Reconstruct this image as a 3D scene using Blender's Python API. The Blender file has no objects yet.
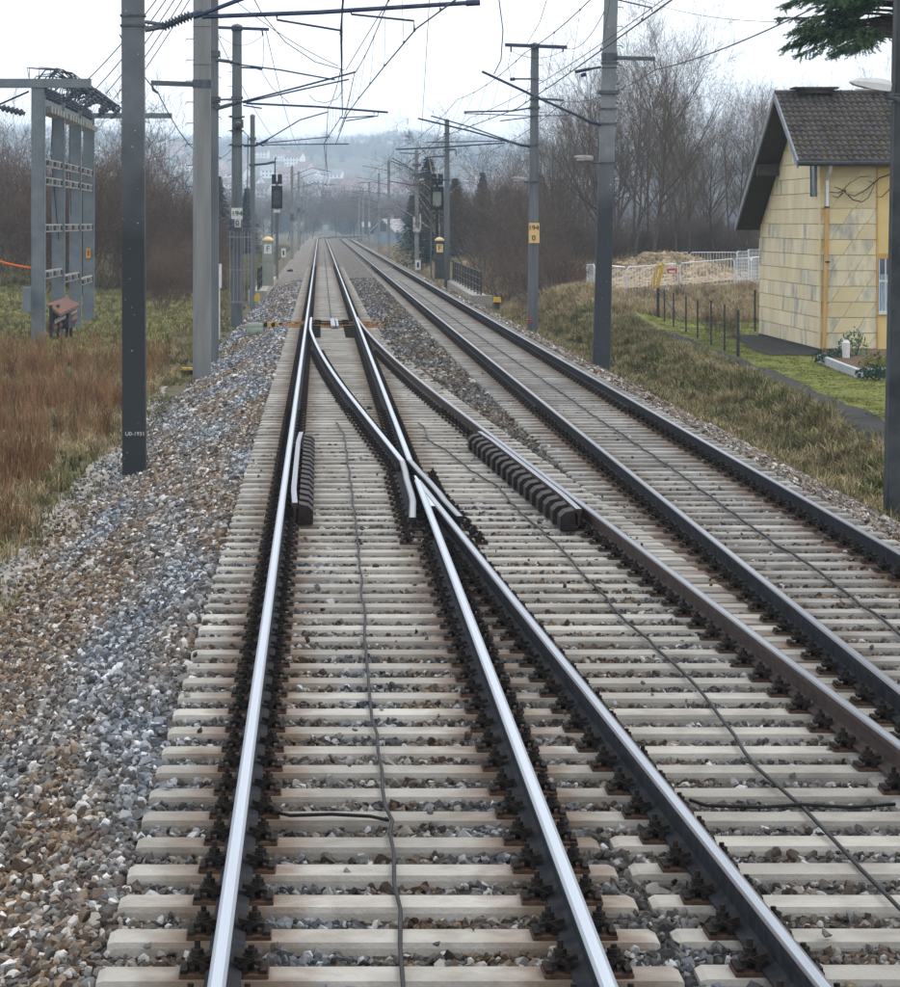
import bpy, bmesh, math, random
import numpy as np
from mathutils import Vector, Matrix

random.seed(7)
RS = np.random.RandomState(11)
R = math.radians

# ------------------------------------------------------------------ camera / light
SC = bpy.context.scene
COL = SC.collection
F, CX, CY, CH = 2700.0, 319.8, 222.0, 2.93      # focal length in photo pixels, vanishing point, eye height
PW, PH = 900.0, 987.0
cam = bpy.data.cameras.new('camera'); camo = bpy.data.objects.new('camera', cam); COL.objects.link(camo)
camo.location = (0, 0, CH); camo.rotation_euler = (R(90), 0, 0)
cam.sensor_fit = 'HORIZONTAL'; cam.sensor_width = 36.0; cam.lens = F / PW * 36.0
cam.shift_x = (PW / 2 - CX) / PW; cam.shift_y = -(PH / 2 - CY) / PW
cam.clip_start = 0.1; cam.clip_end = 9000
SC.camera = camo

SUN_EL, SUN_AZ = 48, 62                          # azimuth from +Y towards +X
world = bpy.data.worlds.new('World'); SC.world = world; world.use_nodes = True
wn = world.node_tree; wn.nodes.clear()
w_out = wn.nodes.new('ShaderNodeOutputWorld'); w_bg = wn.nodes.new('ShaderNodeBackground')
w_sky = wn.nodes.new('ShaderNodeTexSky'); w_sky.sky_type = 'NISHITA'; w_sky.sun_disc = False
w_sky.sun_elevation = R(SUN_EL); w_sky.sun_rotation = R(SUN_AZ); w_sky.dust_density = 3.0
w_mix = wn.nodes.new('ShaderNodeMix'); w_mix.data_type = 'RGBA'
w_mix.inputs[0].default_value = 0.93             # closed cloud cover over the clear sky
w_mix.inputs[7].default_value = (12.3, 12.8, 13.6, 1)
wn.links.new(w_sky.outputs[0], w_mix.inputs[6]); wn.links.new(w_mix.outputs[2], w_bg.inputs[0])
w_bg.inputs[1].default_value = 0.116
wn.links.new(w_bg.outputs[0], w_out.inputs[0])

sun = bpy.data.lights.new('sun', 'SUN'); suno = bpy.data.objects.new('sun', sun); COL.objects.link(suno)
sun.energy = 1.3; sun.angle = R(24); sun.color = (1.0, 0.96, 0.9)
sd = Vector((math.sin(R(SUN_AZ)) * math.cos(R(SUN_EL)), math.cos(R(SUN_AZ)) * math.cos(R(SUN_EL)), math.sin(R(SUN_EL))))
suno.rotation_euler = sd.to_track_quat('Z', 'Y').to_euler(); suno.location = (20, 10, 60)

vs = SC.view_settings
SC.display_settings.display_device = 'sRGB'
vs.view_transform = 'Standard'; vs.look = 'None'; vs.exposure = 0.2; vs.gamma = 1.0; vs.use_curve_mapping = False
SC.render.engine = 'CYCLES'
cy = SC.cycles
cy.use_denoising = True; cy.max_bounces = 6; cy.diffuse_bounces = 3; cy.glossy_bounces = 3
cy.volume_bounces = 3; cy.transparent_max_bounces = 6; cy.caustics_reflective = False; cy.caustics_refractive = False

def P(px, py, d):
    return Vector(((px - CX) * d / F, d, CH - (py - CY) * d / F))

# ------------------------------------------------------------------ materials
MATS = {}
def pm(name, c1, c2=None, scale=4.0, rough=0.8, metal=0.0, bump=0.0, bscale=30.0, detail=4.0, c3=None,
       stretch=None, rand=0.0, spec=0.12, lo=0.35, hi=0.65, coord='world'):
    if name in MATS: return MATS[name]
    m = bpy.data.materials.new(name); m.use_nodes = True; MATS[name] = m
    nt = m.node_tree; N = nt.nodes; L = nt.links
    b = N['Principled BSDF']
    b.inputs['Roughness'].default_value = rough; b.inputs['Metallic'].default_value = metal
    b.inputs['Specular IOR Level'].default_value = spec
    b.inputs['Base Color'].default_value = (*c1, 1)
    if coord == 'world':
        g = N.new('ShaderNodeNewGeometry'); co = g.outputs['Position']
    else:
        g = N.new('ShaderNodeTexCoord'); co = g.outputs['Object']
    if stretch:
        mp = N.new('ShaderNodeMapping'); mp.inputs['Scale'].default_value = stretch
        L.new(co, mp.inputs['Vector']); co = mp.outputs[0]
    col = None
    if c2:
        n = N.new('ShaderNodeTexNoise'); n.inputs['Scale'].default_value = scale; n.inputs['Detail'].default_value = detail
        n.inputs['Roughness'].default_value = 0.62
        L.new(co, n.inputs['Vector'])
        r = N.new('ShaderNodeValToRGB'); L.new(n.outputs[0], r.inputs[0])
        r.color_ramp.elements[0].position = lo; r.color_ramp.elements[0].color = (*c1, 1)
        r.color_ramp.elements[1].position = hi; r.color_ramp.elements[1].color = (*c2, 1)
        if c3:
            e = r.color_ramp.elements.new((lo + hi) / 2); e.color = (*c3, 1)
        col = r.outputs[0]
    if rand > 0:
        oi = N.new('ShaderNodeObjectInfo')
        mr = N.new('ShaderNodeMapRange'); mr.inputs[3].default_value = 1 - rand; mr.inputs[4].default_value = 1 + rand
        L.new(oi.outputs['Random'], mr.inputs[0])
        mx = N.new('ShaderNodeMix'); mx.data_type = 'RGBA'; mx.blend_type = 'MULTIPLY'; mx.inputs[0].default_value = 1
        if col: L.new(col, mx.inputs[6])
        else: mx.inputs[6].default_value = (*c1, 1)
        L.new(mr.outputs[0], mx.inputs[7]); col = mx.outputs[2]
    if col: L.new(col, b.inputs['Base Color'])
    if bump > 0:
        n2 = N.new('ShaderNodeTexNoise'); n2.inputs['Scale'].default_value = bscale; n2.inputs['Detail'].default_value = 3
        L.new(co, n2.inputs['Vector'])
        bp = N.new('ShaderNodeBump'); bp.inputs['Strength'].default_value = bump; bp.inputs['Distance'].default_value = 0.02
        L.new(n2.outputs[0], bp.inputs['Height']); L.new(bp.outputs[0], b.inputs['Normal'])
    return m

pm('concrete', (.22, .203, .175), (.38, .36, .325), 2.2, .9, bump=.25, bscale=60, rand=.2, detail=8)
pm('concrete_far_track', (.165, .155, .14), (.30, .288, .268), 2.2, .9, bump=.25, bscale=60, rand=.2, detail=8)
pm('steel_top', (.50, .54, .60), (.40, .435, .48), 3, .30, 1.0, stretch=(6, .05, 1), lo=.3, hi=.7)
pm('steel_edge', (.20, .22, .25), (.28, .30, .33), 4, .42, .9, stretch=(6, .08, 1))
pm('steel_edge_dark', (.07, .07, .075), (.13, .125, .125), 4, .5, .6, stretch=(6, .08, 1))
pm('steel_top_mid', (.26, .29, .335), (.38, .41, .45), 3, .34, 1.0, stretch=(6, .05, 1), lo=.3, hi=.7)
pm('steel_top_dull', (.15, .165, .19), (.26, .28, .31), 3, .34, 1.0, stretch=(6, .05, 1), lo=.3, hi=.7)
pm('rail_side', (.011, .014, .019), (.032, .033, .036), 9, .75, .0, bump=.1, spec=.06)
pm('rail_side_rusty', (.035, .024, .022), (.065, .045, .04), 9, .7, .0, bump=.1)
pm('fastening', (.012, .013, .014), (.035, .026, .02), 25, .8, .0, spec=.05)
pm('check_block', (.011, .010, .010), (.03, .021, .018), 14, .6, .0, bump=.1)
pm('plate_rust', (.05, .028, .018), (.10, .06, .04), 30, .85)
pm('rust', (.075, .03, .018), (.20, .085, .035), 12, .85)
pm('trough_rust', (.16, .075, .03), (.34, .19, .085), 5, .85)
pm('rust_roof', (.10, .05, .038), (.19, .105, .08), 4, .8, stretch=(1, 6, 1))
pm('cable', (.012, .012, .013), rough=.55)
pm('mast_dark', (.03, .034, .037), (.062, .068, .072), 2.5, .65, .1, bump=.15, bscale=40, detail=9)
pm('mast_grey', (.165, .172, .172), (.225, .23, .228), 1.6, .6, .15, bump=.1, bscale=30, detail=7, stretch=(3, 3, .3))
pm('mast_mid', (.09, .10, .108), (.145, .158, .167), 1.6, .6, .15, bump=.1, bscale=30, detail=7, stretch=(3, 3, .3))
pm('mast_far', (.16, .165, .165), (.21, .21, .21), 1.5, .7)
pm('arm_steel', (.028, .04, .075), (.055, .07, .11), 6, .5, .4)
pm('bracket', (.06, .07, .085), (.11, .12, .13), 5, .6, .3)
pm('wire', (.03, .035, .05), rough=.5, metal=.5)
pm('insulator', (.045, .055, .075), (.09, .10, .12), 8, .35)
pm('insulator_pale', (.30, .295, .28), (.19, .185, .17), 5, .5)
pm('frame_steel', (.115, .138, .15), (.165, .19, .20), 2, .55, .2, detail=7)
pm('white_plate', (.60, .60, .585), (.48, .48, .465), 7, .6)
pm('sign_yellow', (.62, .42, .17), (.70, .50, .24), 9, .6)
pm('paint_yellow', (.50, .33, .045), (.40, .26, .04), 8, .6)
pm('paint_black', (.012, .012, .012), rough=.6)
pm('box_green', (.17, .20, .17), (.25, .27, .23), 4, .65)
pm('box_dark', (.035, .04, .04), (.07, .07, .065), 4, .6)
pm('box_dome', (.62, .44, .22), (.7, .55, .3), 5, .6)
pm('signal_black', (.012, .014, .015), (.03, .032, .03), 9, .5)
pm('red_plastic', (.45, .035, .025), (.35, .03, .02), 6, .5)
pm('orange_plastic', (.70, .14, .03), rough=.5)
pm('galv', (.54, .57, .60), (.64, .66, .68), 6, .4, .3)
pm('wall_base', (.54, .40, .18), (.60, .46, .23), 3, .9)
pm('panel_pale', (.56, .475, .30), (.64, .56, .38), 1.1, .8, rand=.06, detail=5, stretch=(1, 1, .5))
pm('panel', (.52, .43, .255), (.60, .515, .33), 1.1, .8, rand=.06, detail=3)
pm('panel_grey', (.23, .24, .24), (.60, .53, .37), 2.6, .8, rand=.08, stretch=(1, 1, .35), lo=.30, hi=.56, detail=8)
pm('wall_yellow', (.58, .42, .18), (.63, .48, .23), 2, .85)
pm('pipe_wood', (.42, .24, .08), (.52, .32, .13), 6, .7, stretch=(1, 1, .2))
pm('trim_dark', (.03, .033, .036), (.055, .055, .055), 5, .6)
pm('soffit', (.045, .036, .03), (.075, .06, .05), 8, .8, stretch=(1, 6, 1))
pm('verge', (.22, .24, .26), (.15, .165, .18), 5, .6)
pm('tile', (.032, .026, .022), (.072, .057, .047), 1.6, .8, c3=(.055, .05, .048), detail=7)
pm('tile_mossy', (.034, .031, .026), (.075, .072, .04), 3.0, .85, detail=7)
pm('glass', (.02, .04, .07), rough=.08, spec=.8)
pm('curtain', (.35, .45, .55), (.16, .22, .3), 12, .8, stretch=(6, 6, .4))
pm('bark', (.045, .035, .029), (.09, .07, .056), 6, .9, rand=.25, coord='object')
pm('twigs', (.075, .055, .043), (.125, .095, .075), 2, .9, rand=.3, coord='object')
pm('twigs_red', (.08, .054, .042), (.13, .092, .07), 2, .9, rand=.25, coord='object')
pm('twigs_olive', (.07, .06, .036), (.115, .10, .058), 2, .9, rand=.25, coord='object')
pm('birch_bark', (.46, .44, .42), (.12, .11, .10), 5, .8, stretch=(1, 1, 2), lo=.5, hi=.68, coord='object')
pm('spruce', (.012, .032, .024), (.032, .06, .036), 1.5, .8, rand=.25, coord='object')
pm('needles', (.03, .08, .052), (.10, .155, .07), 1.6, .7, coord='object')
pm('trunk_dark', (.03, .026, .023), (.06, .052, .045), 9, .95, bump=.5, bscale=20)
pm('grass_rust', (.13, .07, .036), (.24, .145, .075), 1.2, .9, rand=.4)
pm('grass_straw', (.25, .19, .105), (.37, .295, .18), 1.2, .9, rand=.35)
pm('grass_mixed', (.08, .088, .03), (.21, .18, .095), .8, .9, rand=.4)
pm('grass_green', (.088, .10, .018), (.175, .18, .04), .9, .9, rand=.3)
pm('grass_pale', (.235, .23, .08), (.36, .34, .14), .9, .9, rand=.3)
pm('soil', (.045, .036, .024), (.095, .077, .05), .7, .95, c3=(.095, .085, .048), bump=.5, bscale=6, detail=8)
pm('lawn', (.085, .095, .02), (.15, .155, .04), .9, .95, bump=.4, bscale=14, detail=8)
pm('lawn_pale', (.19, .18, .075), (.28, .25, .12), .5, .95, bump=.4, bscale=14, detail=8)
pm('sandy', (.17, .148, .12), (.31, .28, .24), 3, .95, bump=.5, bscale=30, detail=9)
pm('asphalt', (.022, .022, .022), (.045, .042, .04), 2.5, .9, bump=.3, bscale=40, detail=8)
pm('mound', (.17, .125, .075), (.38, .30, .20), 1.6, .95, bump=.8, bscale=3, detail=8)
pm('kerb', (.30, .325, .345), (.40, .415, .43), 4, .8)
pm('bed_soil', (.06, .042, .03), (.13, .085, .055), 6, .95, bump=.5, bscale=15)
pm('far_wall_white', (.82, .80, .77), (.76, .74, .70), 1, .8, rand=.1)
pm('far_wall_pink', (.60, .36, .30), (.55, .34, .28), 1, .8, rand=.15)
pm('far_roof', (.19, .095, .07), (.15, .085, .065), .5, .8, rand=.25)
pm('far_roof_grey', (.22, .21, .22), (.28, .27, .27), .5, .8, rand=.2)
pm('far_wall_blue', (.16, .22, .27), (.20, .26, .31), 1, .8)
pm('far_window', (.05, .06, .075), rough=.15, spec=.7)

def darker_below(name, top, base, z0, z1):  # mast colour grows darker towards the bottom over a ragged band, with pale specks
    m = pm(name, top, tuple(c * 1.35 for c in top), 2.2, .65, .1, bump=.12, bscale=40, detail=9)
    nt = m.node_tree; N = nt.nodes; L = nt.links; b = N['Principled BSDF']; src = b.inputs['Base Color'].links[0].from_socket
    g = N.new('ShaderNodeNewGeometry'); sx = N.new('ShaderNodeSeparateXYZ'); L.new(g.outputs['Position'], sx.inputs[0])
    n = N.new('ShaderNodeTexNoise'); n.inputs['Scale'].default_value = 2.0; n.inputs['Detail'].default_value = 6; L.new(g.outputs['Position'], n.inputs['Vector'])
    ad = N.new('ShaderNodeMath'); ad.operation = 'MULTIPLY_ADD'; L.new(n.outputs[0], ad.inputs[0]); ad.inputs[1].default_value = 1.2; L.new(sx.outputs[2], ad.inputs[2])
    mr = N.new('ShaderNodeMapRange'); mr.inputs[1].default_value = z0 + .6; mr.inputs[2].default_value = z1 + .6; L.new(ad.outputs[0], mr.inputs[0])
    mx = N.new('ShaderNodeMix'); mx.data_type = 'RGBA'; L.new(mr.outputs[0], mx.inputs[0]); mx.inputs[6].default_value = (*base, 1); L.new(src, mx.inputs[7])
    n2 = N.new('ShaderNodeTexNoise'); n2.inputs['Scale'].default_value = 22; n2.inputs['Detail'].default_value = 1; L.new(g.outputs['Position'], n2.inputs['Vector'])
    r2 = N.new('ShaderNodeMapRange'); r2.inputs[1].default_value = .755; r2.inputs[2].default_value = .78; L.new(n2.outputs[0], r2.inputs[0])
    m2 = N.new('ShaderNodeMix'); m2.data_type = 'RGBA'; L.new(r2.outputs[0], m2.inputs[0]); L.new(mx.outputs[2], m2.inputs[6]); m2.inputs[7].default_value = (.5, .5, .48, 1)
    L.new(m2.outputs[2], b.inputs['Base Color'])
darker_below('mast_darker_below', (.10, .112, .122), (.036, .041, .045), 2.6, 4.6)
darker_below('mast_darker_below_pale', (.15, .165, .175), (.045, .052, .056), 3.2, 4.9)
def stone_mat(name, inst):
    m = bpy.data.materials.new(name); m.use_nodes = True; MATS[name] = m
    nt = m.node_tree; N = nt.nodes; L = nt.links; b = N['Principled BSDF']
    b.inputs['Roughness'].default_value = .85; b.inputs['Specular IOR Level'].default_value = .12
    g = N.new('ShaderNodeNewGeometry')
    if inst:
        oi = N.new('ShaderNodeObjectInfo'); val = oi.outputs['Random']
    else:
        v = N.new('ShaderNodeTexVoronoi'); v.inputs['Scale'].default_value = 17
        L.new(g.outputs['Position'], v.inputs['Vector'])
        s = N.new('ShaderNodeSeparateColor'); L.new(v.outputs['Color'], s.inputs[0]); val = s.outputs[0]
        bp = N.new('ShaderNodeBump'); bp.inputs['Strength'].default_value = 1.0; bp.inputs['Distance'].default_value = .035
        bp.invert = True
        L.new(v.outputs['Distance'], bp.inputs['Height']); L.new(bp.outputs[0], b.inputs['Normal'])
    def ramp(cs):
        r = N.new('ShaderNodeValToRGB'); L.new(val, r.inputs[0]); r.color_ramp.interpolation = 'CONSTANT'
        el = r.color_ramp.elements
        el[0].position = cs[0][0]; el[0].color = (*cs[0][1], 1); el[1].position = cs[1][0]; el[1].color = (*cs[1][1], 1)
        for p_, c_ in cs[2:]:
            e = el.new(p_); e.color = (*c_, 1)
        return r.outputs[0]
    brown = ramp([(0, (0.070, 0.048, 0.034)), (.16, (0.147, 0.101, 0.066)), (.34, (0.254, 0.184, 0.123)), (.5, (0.105, 0.095, 0.084)),
                  (.64, (0.175, 0.168, 0.158)), (.78, (0.328, 0.279, 0.221)), (.9, (0.494, 0.465, 0.427)), (.97, (0.627, 0.617, 0.598))])
    grey = ramp([(0, (0.070, 0.081, 0.091)), (.2, (0.126, 0.140, 0.158)), (.42, (0.213, 0.234, 0.258)), (.6, (0.115, 0.101, 0.087)),
                 (.72, (0.295, 0.312, 0.328)), (.87, (0.475, 0.494, 0.513)), (.96, (0.646, 0.655, 0.665))])
    n = N.new('ShaderNodeTexNoise'); n.inputs['Scale'].default_value = .55; n.inputs['Detail'].default_value = 5
    mp = N.new('ShaderNodeMapping'); mp.inputs['Scale'].default_value = (2.2, .28, 1)
    L.new(g.outputs['Position'], mp.inputs['Vector']); L.new(mp.outputs[0], n.inputs['Vector'])
    mr = N.new('ShaderNodeMapRange'); mr.inputs[1].default_value = .42; mr.inputs[2].default_value = .6
    L.new(n.outputs[0], mr.inputs[0])
    sx = N.new('ShaderNodeSeparateXYZ'); L.new(g.outputs['Position'], sx.inputs[0])
    mr2 = N.new('ShaderNodeMapRange'); mr2.inputs[1].default_value = 1.0; mr2.inputs[2].default_value = 4.5; mr2.inputs[3].default_value = 1; mr2.inputs[4].default_value = .25
    L.new(sx.outputs[0], mr2.inputs[0]); mm = N.new('ShaderNodeMath'); mm.operation = 'MULTIPLY'; L.new(mr.outputs[0], mm.inputs[0]); L.new(mr2.outputs[0], mm.inputs[1])
    if not inst: mr2.inputs[3].default_value = .35; mr2.inputs[4].default_value = .15
    mx = N.new('ShaderNodeMix'); mx.data_type = 'RGBA'
    L.new(mm.outputs[0], mx.inputs[0]); L.new(brown, mx.inputs[6]); L.new(grey, mx.inputs[7])
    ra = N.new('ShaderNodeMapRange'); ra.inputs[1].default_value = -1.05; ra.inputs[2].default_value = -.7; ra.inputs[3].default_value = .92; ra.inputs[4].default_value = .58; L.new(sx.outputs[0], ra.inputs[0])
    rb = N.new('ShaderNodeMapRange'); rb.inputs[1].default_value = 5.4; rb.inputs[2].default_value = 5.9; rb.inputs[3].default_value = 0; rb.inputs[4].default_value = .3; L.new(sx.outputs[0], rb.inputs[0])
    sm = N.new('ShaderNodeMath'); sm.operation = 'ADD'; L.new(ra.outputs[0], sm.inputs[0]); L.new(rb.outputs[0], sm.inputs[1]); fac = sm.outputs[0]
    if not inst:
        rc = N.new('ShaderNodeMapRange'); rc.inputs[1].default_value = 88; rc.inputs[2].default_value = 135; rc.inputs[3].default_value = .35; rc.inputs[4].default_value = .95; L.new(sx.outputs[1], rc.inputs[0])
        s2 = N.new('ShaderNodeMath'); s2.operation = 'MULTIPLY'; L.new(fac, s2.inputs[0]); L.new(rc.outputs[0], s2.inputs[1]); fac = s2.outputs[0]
    vm = N.new('ShaderNodeVectorMath'); vm.operation = 'SCALE'; L.new(mx.outputs[2], vm.inputs[0]); L.new(fac, vm.inputs['Scale'])
    L.new(vm.outputs[0], b.inputs['Base Color'])
def stain(name, xs_):
    m = MATS[name]; nt = m.node_tree; N = nt.nodes; L = nt.links; b = N['Principled BSDF']; src = b.inputs['Base Color'].links[0].from_socket
    g = N.new('ShaderNodeNewGeometry'); sx = N.new('ShaderNodeSeparateXYZ'); L.new(g.outputs['Position'], sx.inputs[0]); acc = None
    for x in xs_:
        a = N.new('ShaderNodeMath'); a.operation = 'SUBTRACT'; L.new(sx.outputs[0], a.inputs[0]); a.inputs[1].default_value = x
        c = N.new('ShaderNodeMath'); c.operation = 'ABSOLUTE'; L.new(a.outputs[0], c.inputs[0])
        if acc is None: acc = c.outputs[0]
        else:
            q = N.new('ShaderNodeMath'); q.operation = 'MINIMUM'; L.new(acc, q.inputs[0]); L.new(c.outputs[0], q.inputs[1]); acc = q.outputs[0]
    n = N.new('ShaderNodeTexNoise'); n.inputs['Scale'].default_value = 6; n.inputs['Detail'].default_value = 5; L.new(g.outputs['Position'], n.inputs['Vector'])
    ad = N.new('ShaderNodeMath'); ad.operation = 'MULTIPLY_ADD'; L.new(n.outputs[0], ad.inputs[0]); ad.inputs[1].default_value = -.45; L.new(acc, ad.inputs[2])
    mr = N.new('ShaderNodeMapRange'); mr.inputs[1].default_value = -.06; mr.inputs[2].default_value = .2; mr.inputs[3].default_value = .8; mr.inputs[4].default_value = 0; L.new(ad.outputs[0], mr.inputs[0])
    mx = N.new('ShaderNodeMix'); mx.data_type = 'RGBA'; L.new(mr.outputs[0], mx.inputs[0]); L.new(src, mx.inputs[6]); mx.inputs[7].default_value = (.13, .085, .055, 1)
    n3 = N.new('ShaderNodeTexNoise'); n3.inputs['Scale'].default_value = 1.1; n3.inputs['Detail'].default_value = 9; n3.inputs['Roughness'].default_value = .75; L.new(g.outputs['Position'], n3.inputs['Vector'])
    m3 = N.new('ShaderNodeMapRange'); m3.inputs[1].default_value = .53; m3.inputs[2].default_value = .72; m3.inputs[4].default_value = .7; L.new(n3.outputs[0], m3.inputs[0])
    mx2 = N.new('ShaderNodeMix'); mx2.data_type = 'RGBA'; L.new(m3.outputs[0], mx2.inputs[0]); L.new(mx.outputs[2], mx2.inputs[6]); mx2.inputs[7].default_value = (.11, .098, .085, 1)
    L.new(mx2.outputs[2], b.inputs['Base Color'])
stain('concrete', (-.397, 1.11)); stain('concrete_far_track', (3.636, 5.143))
stone_mat('stone', True); stone_mat('ballast_bed', False)

# ------------------------------------------------------------------ mesh helpers
ORG = {}                       # object name -> world position of its thing's base
class MB:
    def __init__(s): s.v = []; s.f = []; s.mi = []; s.cur = 0
    def add(s, vs_, fs):
        o = len(s.v); s.v += [tuple(p) for p in vs_]
        for f in fs: s.f.append(tuple(i + o for i in f)); s.mi.append(s.cur)
        return s
    def box(s, c, size, rz=0.0, M=None):
        x, y, z = size[0] / 2, size[1] / 2, size[2] / 2
        pts = [Vector((i * x, j * y, k * z)) for i in (-1, 1) for j in (-1, 1) for k in (-1, 1)]
        if M is not None: pts = [M @ p for p in pts]
        elif rz:
            q = Matrix.Rotation(rz, 3, 'Z'); pts = [q @ p for p in pts]
        c = Vector(c)
        return s.add([p + c for p in pts], [(0, 1, 3, 2), (4, 6, 7, 5), (0, 4, 5, 1), (2, 3, 7, 6), (0, 2, 6, 4), (1, 5, 7, 3)])
    def bx(s, x0, x1, y0, y1, z0, z1):
        return s.box(((x0 + x1) / 2, (y0 + y1) / 2, (z0 + z1) / 2), (abs(x1 - x0), abs(y1 - y0), abs(z1 - z0)))
    def frustum(s, c, w0, d0, w1, d1, h):
        x, y, z = c
        b = [(x + i * w0 / 2, y + j * d0 / 2, z) for i, j in ((-1, -1), (1, -1), (1, 1), (-1, 1))]
        t = [(x + i * w1 / 2, y + j * d1 / 2, z + h) for i, j in ((-1, -1), (1, -1), (1, 1), (-1, 1))]
        return s.add(b + t, [(3, 2, 1, 0), (4, 5, 6, 7), (0, 1, 5, 4), (1, 2, 6, 5), (2, 3, 7, 6), (3, 0, 4, 7)])
    def lathe(s, p, q, prof, n=8):
        p = Vector(p); q = Vector(q); ax = q - p; L = ax.length
        if L < 1e-6: return s
        a = ax.normalized(); u = a.orthogonal().normalized(); w = a.cross(u)
        vs_ = []
        for t, r in prof:
            for k in range(n):
                an = 2 * math.pi * k / n
                vs_.append(p + ax * t + (u * math.cos(an) + w * math.sin(an)) * r)
        fs = []
        for i in range(len(prof) - 1):
            for k in range(n):
                k2 = (k + 1) % n
                fs.append((i * n + k, i * n + k2, (i + 1) * n + k2, (i + 1) * n + k))
        fs.append(tuple(range(n - 1, -1, -1))); fs.append(tuple((len(prof) - 1) * n + k for k in range(n)))
        return s.add(vs_, fs)
    def tube(s, p, q, r, n=6, r2=None):
        return s.lathe(p, q, [(0, r), (1, r if r2 is None else r2)], n)
    def path(s, pts, r, n=5):
        pts = [Vector(p) for p in pts]; vs_ = []; m = len(pts)
        rr = r if isinstance(r, (list, tuple)) else [r] * m
        u = None
        for i, p in enumerate(pts):
            a = (pts[min(i + 1, m - 1)] - pts[max(i - 1, 0)]).normalized()
            if u is None: u = a.orthogonal().normalized()
            else:
                u = u - a * u.dot(a)
                u = u.normalized() if u.length > 1e-5 else a.orthogonal().normalized()
            w = a.cross(u)
            for k in range(n):
                an = 2 * math.pi * k / n
                vs_.append(p + (u * math.cos(an) + w * math.sin(an)) * rr[i])
        fs = [(i * n + k, i * n + (k + 1) % n, (i + 1) * n + (k + 1) % n, (i + 1) * n + k) for i in range(m - 1) for k in range(n)]
        fs.append(tuple(range(n - 1, -1, -1))); fs.append(tuple((m - 1) * n + k for k in range(n)))
        return s.add(vs_, fs)
    def extrude(s, pts, prof, mat_of=None, closed=True):
        """sweep a cross-section (x across, z up) along a polyline running in +Y"""
        m = len(pts); n = len(prof); o = len(s.v)
        for i, p in enumerate(pts):
            a = Vector(pts[min(i + 1, m - 1)]) - Vector(pts[max(i - 1, 0)]); a.z = 0; a.normalize()
            sx = Vector((a.y, -a.x, 0))
            for (x, z) in prof: s.v.append(tuple(Vector(p) + sx * x + Vector((0, 0, z))))
        for i in range(m - 1):
            for k in range(n):
                k2 = (k + 1) % n
                s.f.append((o + i * n + k, o + i * n + k2, o + (i + 1) * n + k2, o + (i + 1) * n + k))
                s.mi.append(mat_of[k] if mat_of else s.cur)
        s.f.append(tuple(o + k for k in range(n - 1, -1, -1))); s.mi.append(1 if mat_of else s.cur)
        s.f.append(tuple(o + (m - 1) * n + k for k in range(n))); s.mi.append(1 if mat_of else s.cur)
        return s
    def mesh(s, name, mats, org=(0, 0, 0), smooth=False):
        me = bpy.data.meshes.new(name); o = Vector(org)
        me.from_pydata([(p[0] - o.x, p[1] - o.y, p[2] - o.z) for p in s.v], [], s.f)
        for m in (mats if isinstance(mats, (list, tuple)) else [mats]): me.materials.append(MATS[m])
        if any(s.mi): me.polygons.foreach_set('material_index', s.mi)
        if smooth: me.polygons.foreach_set('use_smooth', [True] * len(s.f))
        return me
    def build(s, name, mats, parent=None, smooth=False):
        org = ORG.get(parent.name, Vector()) if parent else Vector()
        return obj(name, s.mesh(name, mats, org, smooth), parent)

def obj(name, me, parent=None, loc=None):
    o = bpy.data.objects.new(name, me); COL.objects.link(o)
    if parent: o.parent = parent; ORG[o.name] = ORG.get(parent.name, Vector())
    else: ORG[o.name] = Vector()
    if loc is not None: o.location = loc
    return o
def tag(o, label, cat, group=None):
    o['label'] = label; o['category'] = cat
    if group: o['group'] = group
    return o
def thing(name, label, cat, loc, group=None):
    e = bpy.data.objects.new(name, None); COL.objects.link(e); e.location = loc; ORG[e.name] = Vector(loc)
    e.empty_display_size = .2
    return tag(e, label, cat, group)
def struct(o): o['kind'] = 'structure'; return o
def stuff(o): o['kind'] = 'stuff'; return o
def solo(mb, name, mats, label, cat, base, group=None, smooth=False):
    """a thing that is one mesh, with its origin at its base"""
    o = obj(name, mb.mesh(name, mats, base, smooth)); o.location = base
    return tag(o, label, cat, group)
def text_mesh(body, size, mat, extr=.004):
    c = bpy.data.curves.new('t', 'FONT'); c.body = body; c.size = size; c.extrude = extr; c.align_x = 'CENTER'; c.align_y = 'CENTER'
    c.resolution_u = 3
    t = bpy.data.objects.new('t', c); COL.objects.link(t)
    me = bpy.data.meshes.new_from_object(t.evaluated_get(bpy.context.evaluated_depsgraph_get()))
    bpy.data.objects.remove(t); bpy.data.curves.remove(c)
    me.materials.clear(); me.materials.append(MATS[mat])
    return me
def lettering(body, size, pos, parent, mat='paint_black', name='lettering'):
    o = obj(name, text_mesh(body, size, mat), parent); o.location = Vector(pos) - ORG[parent.name]
    o.rotation_euler = (R(90), 0, 0); return o

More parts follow.
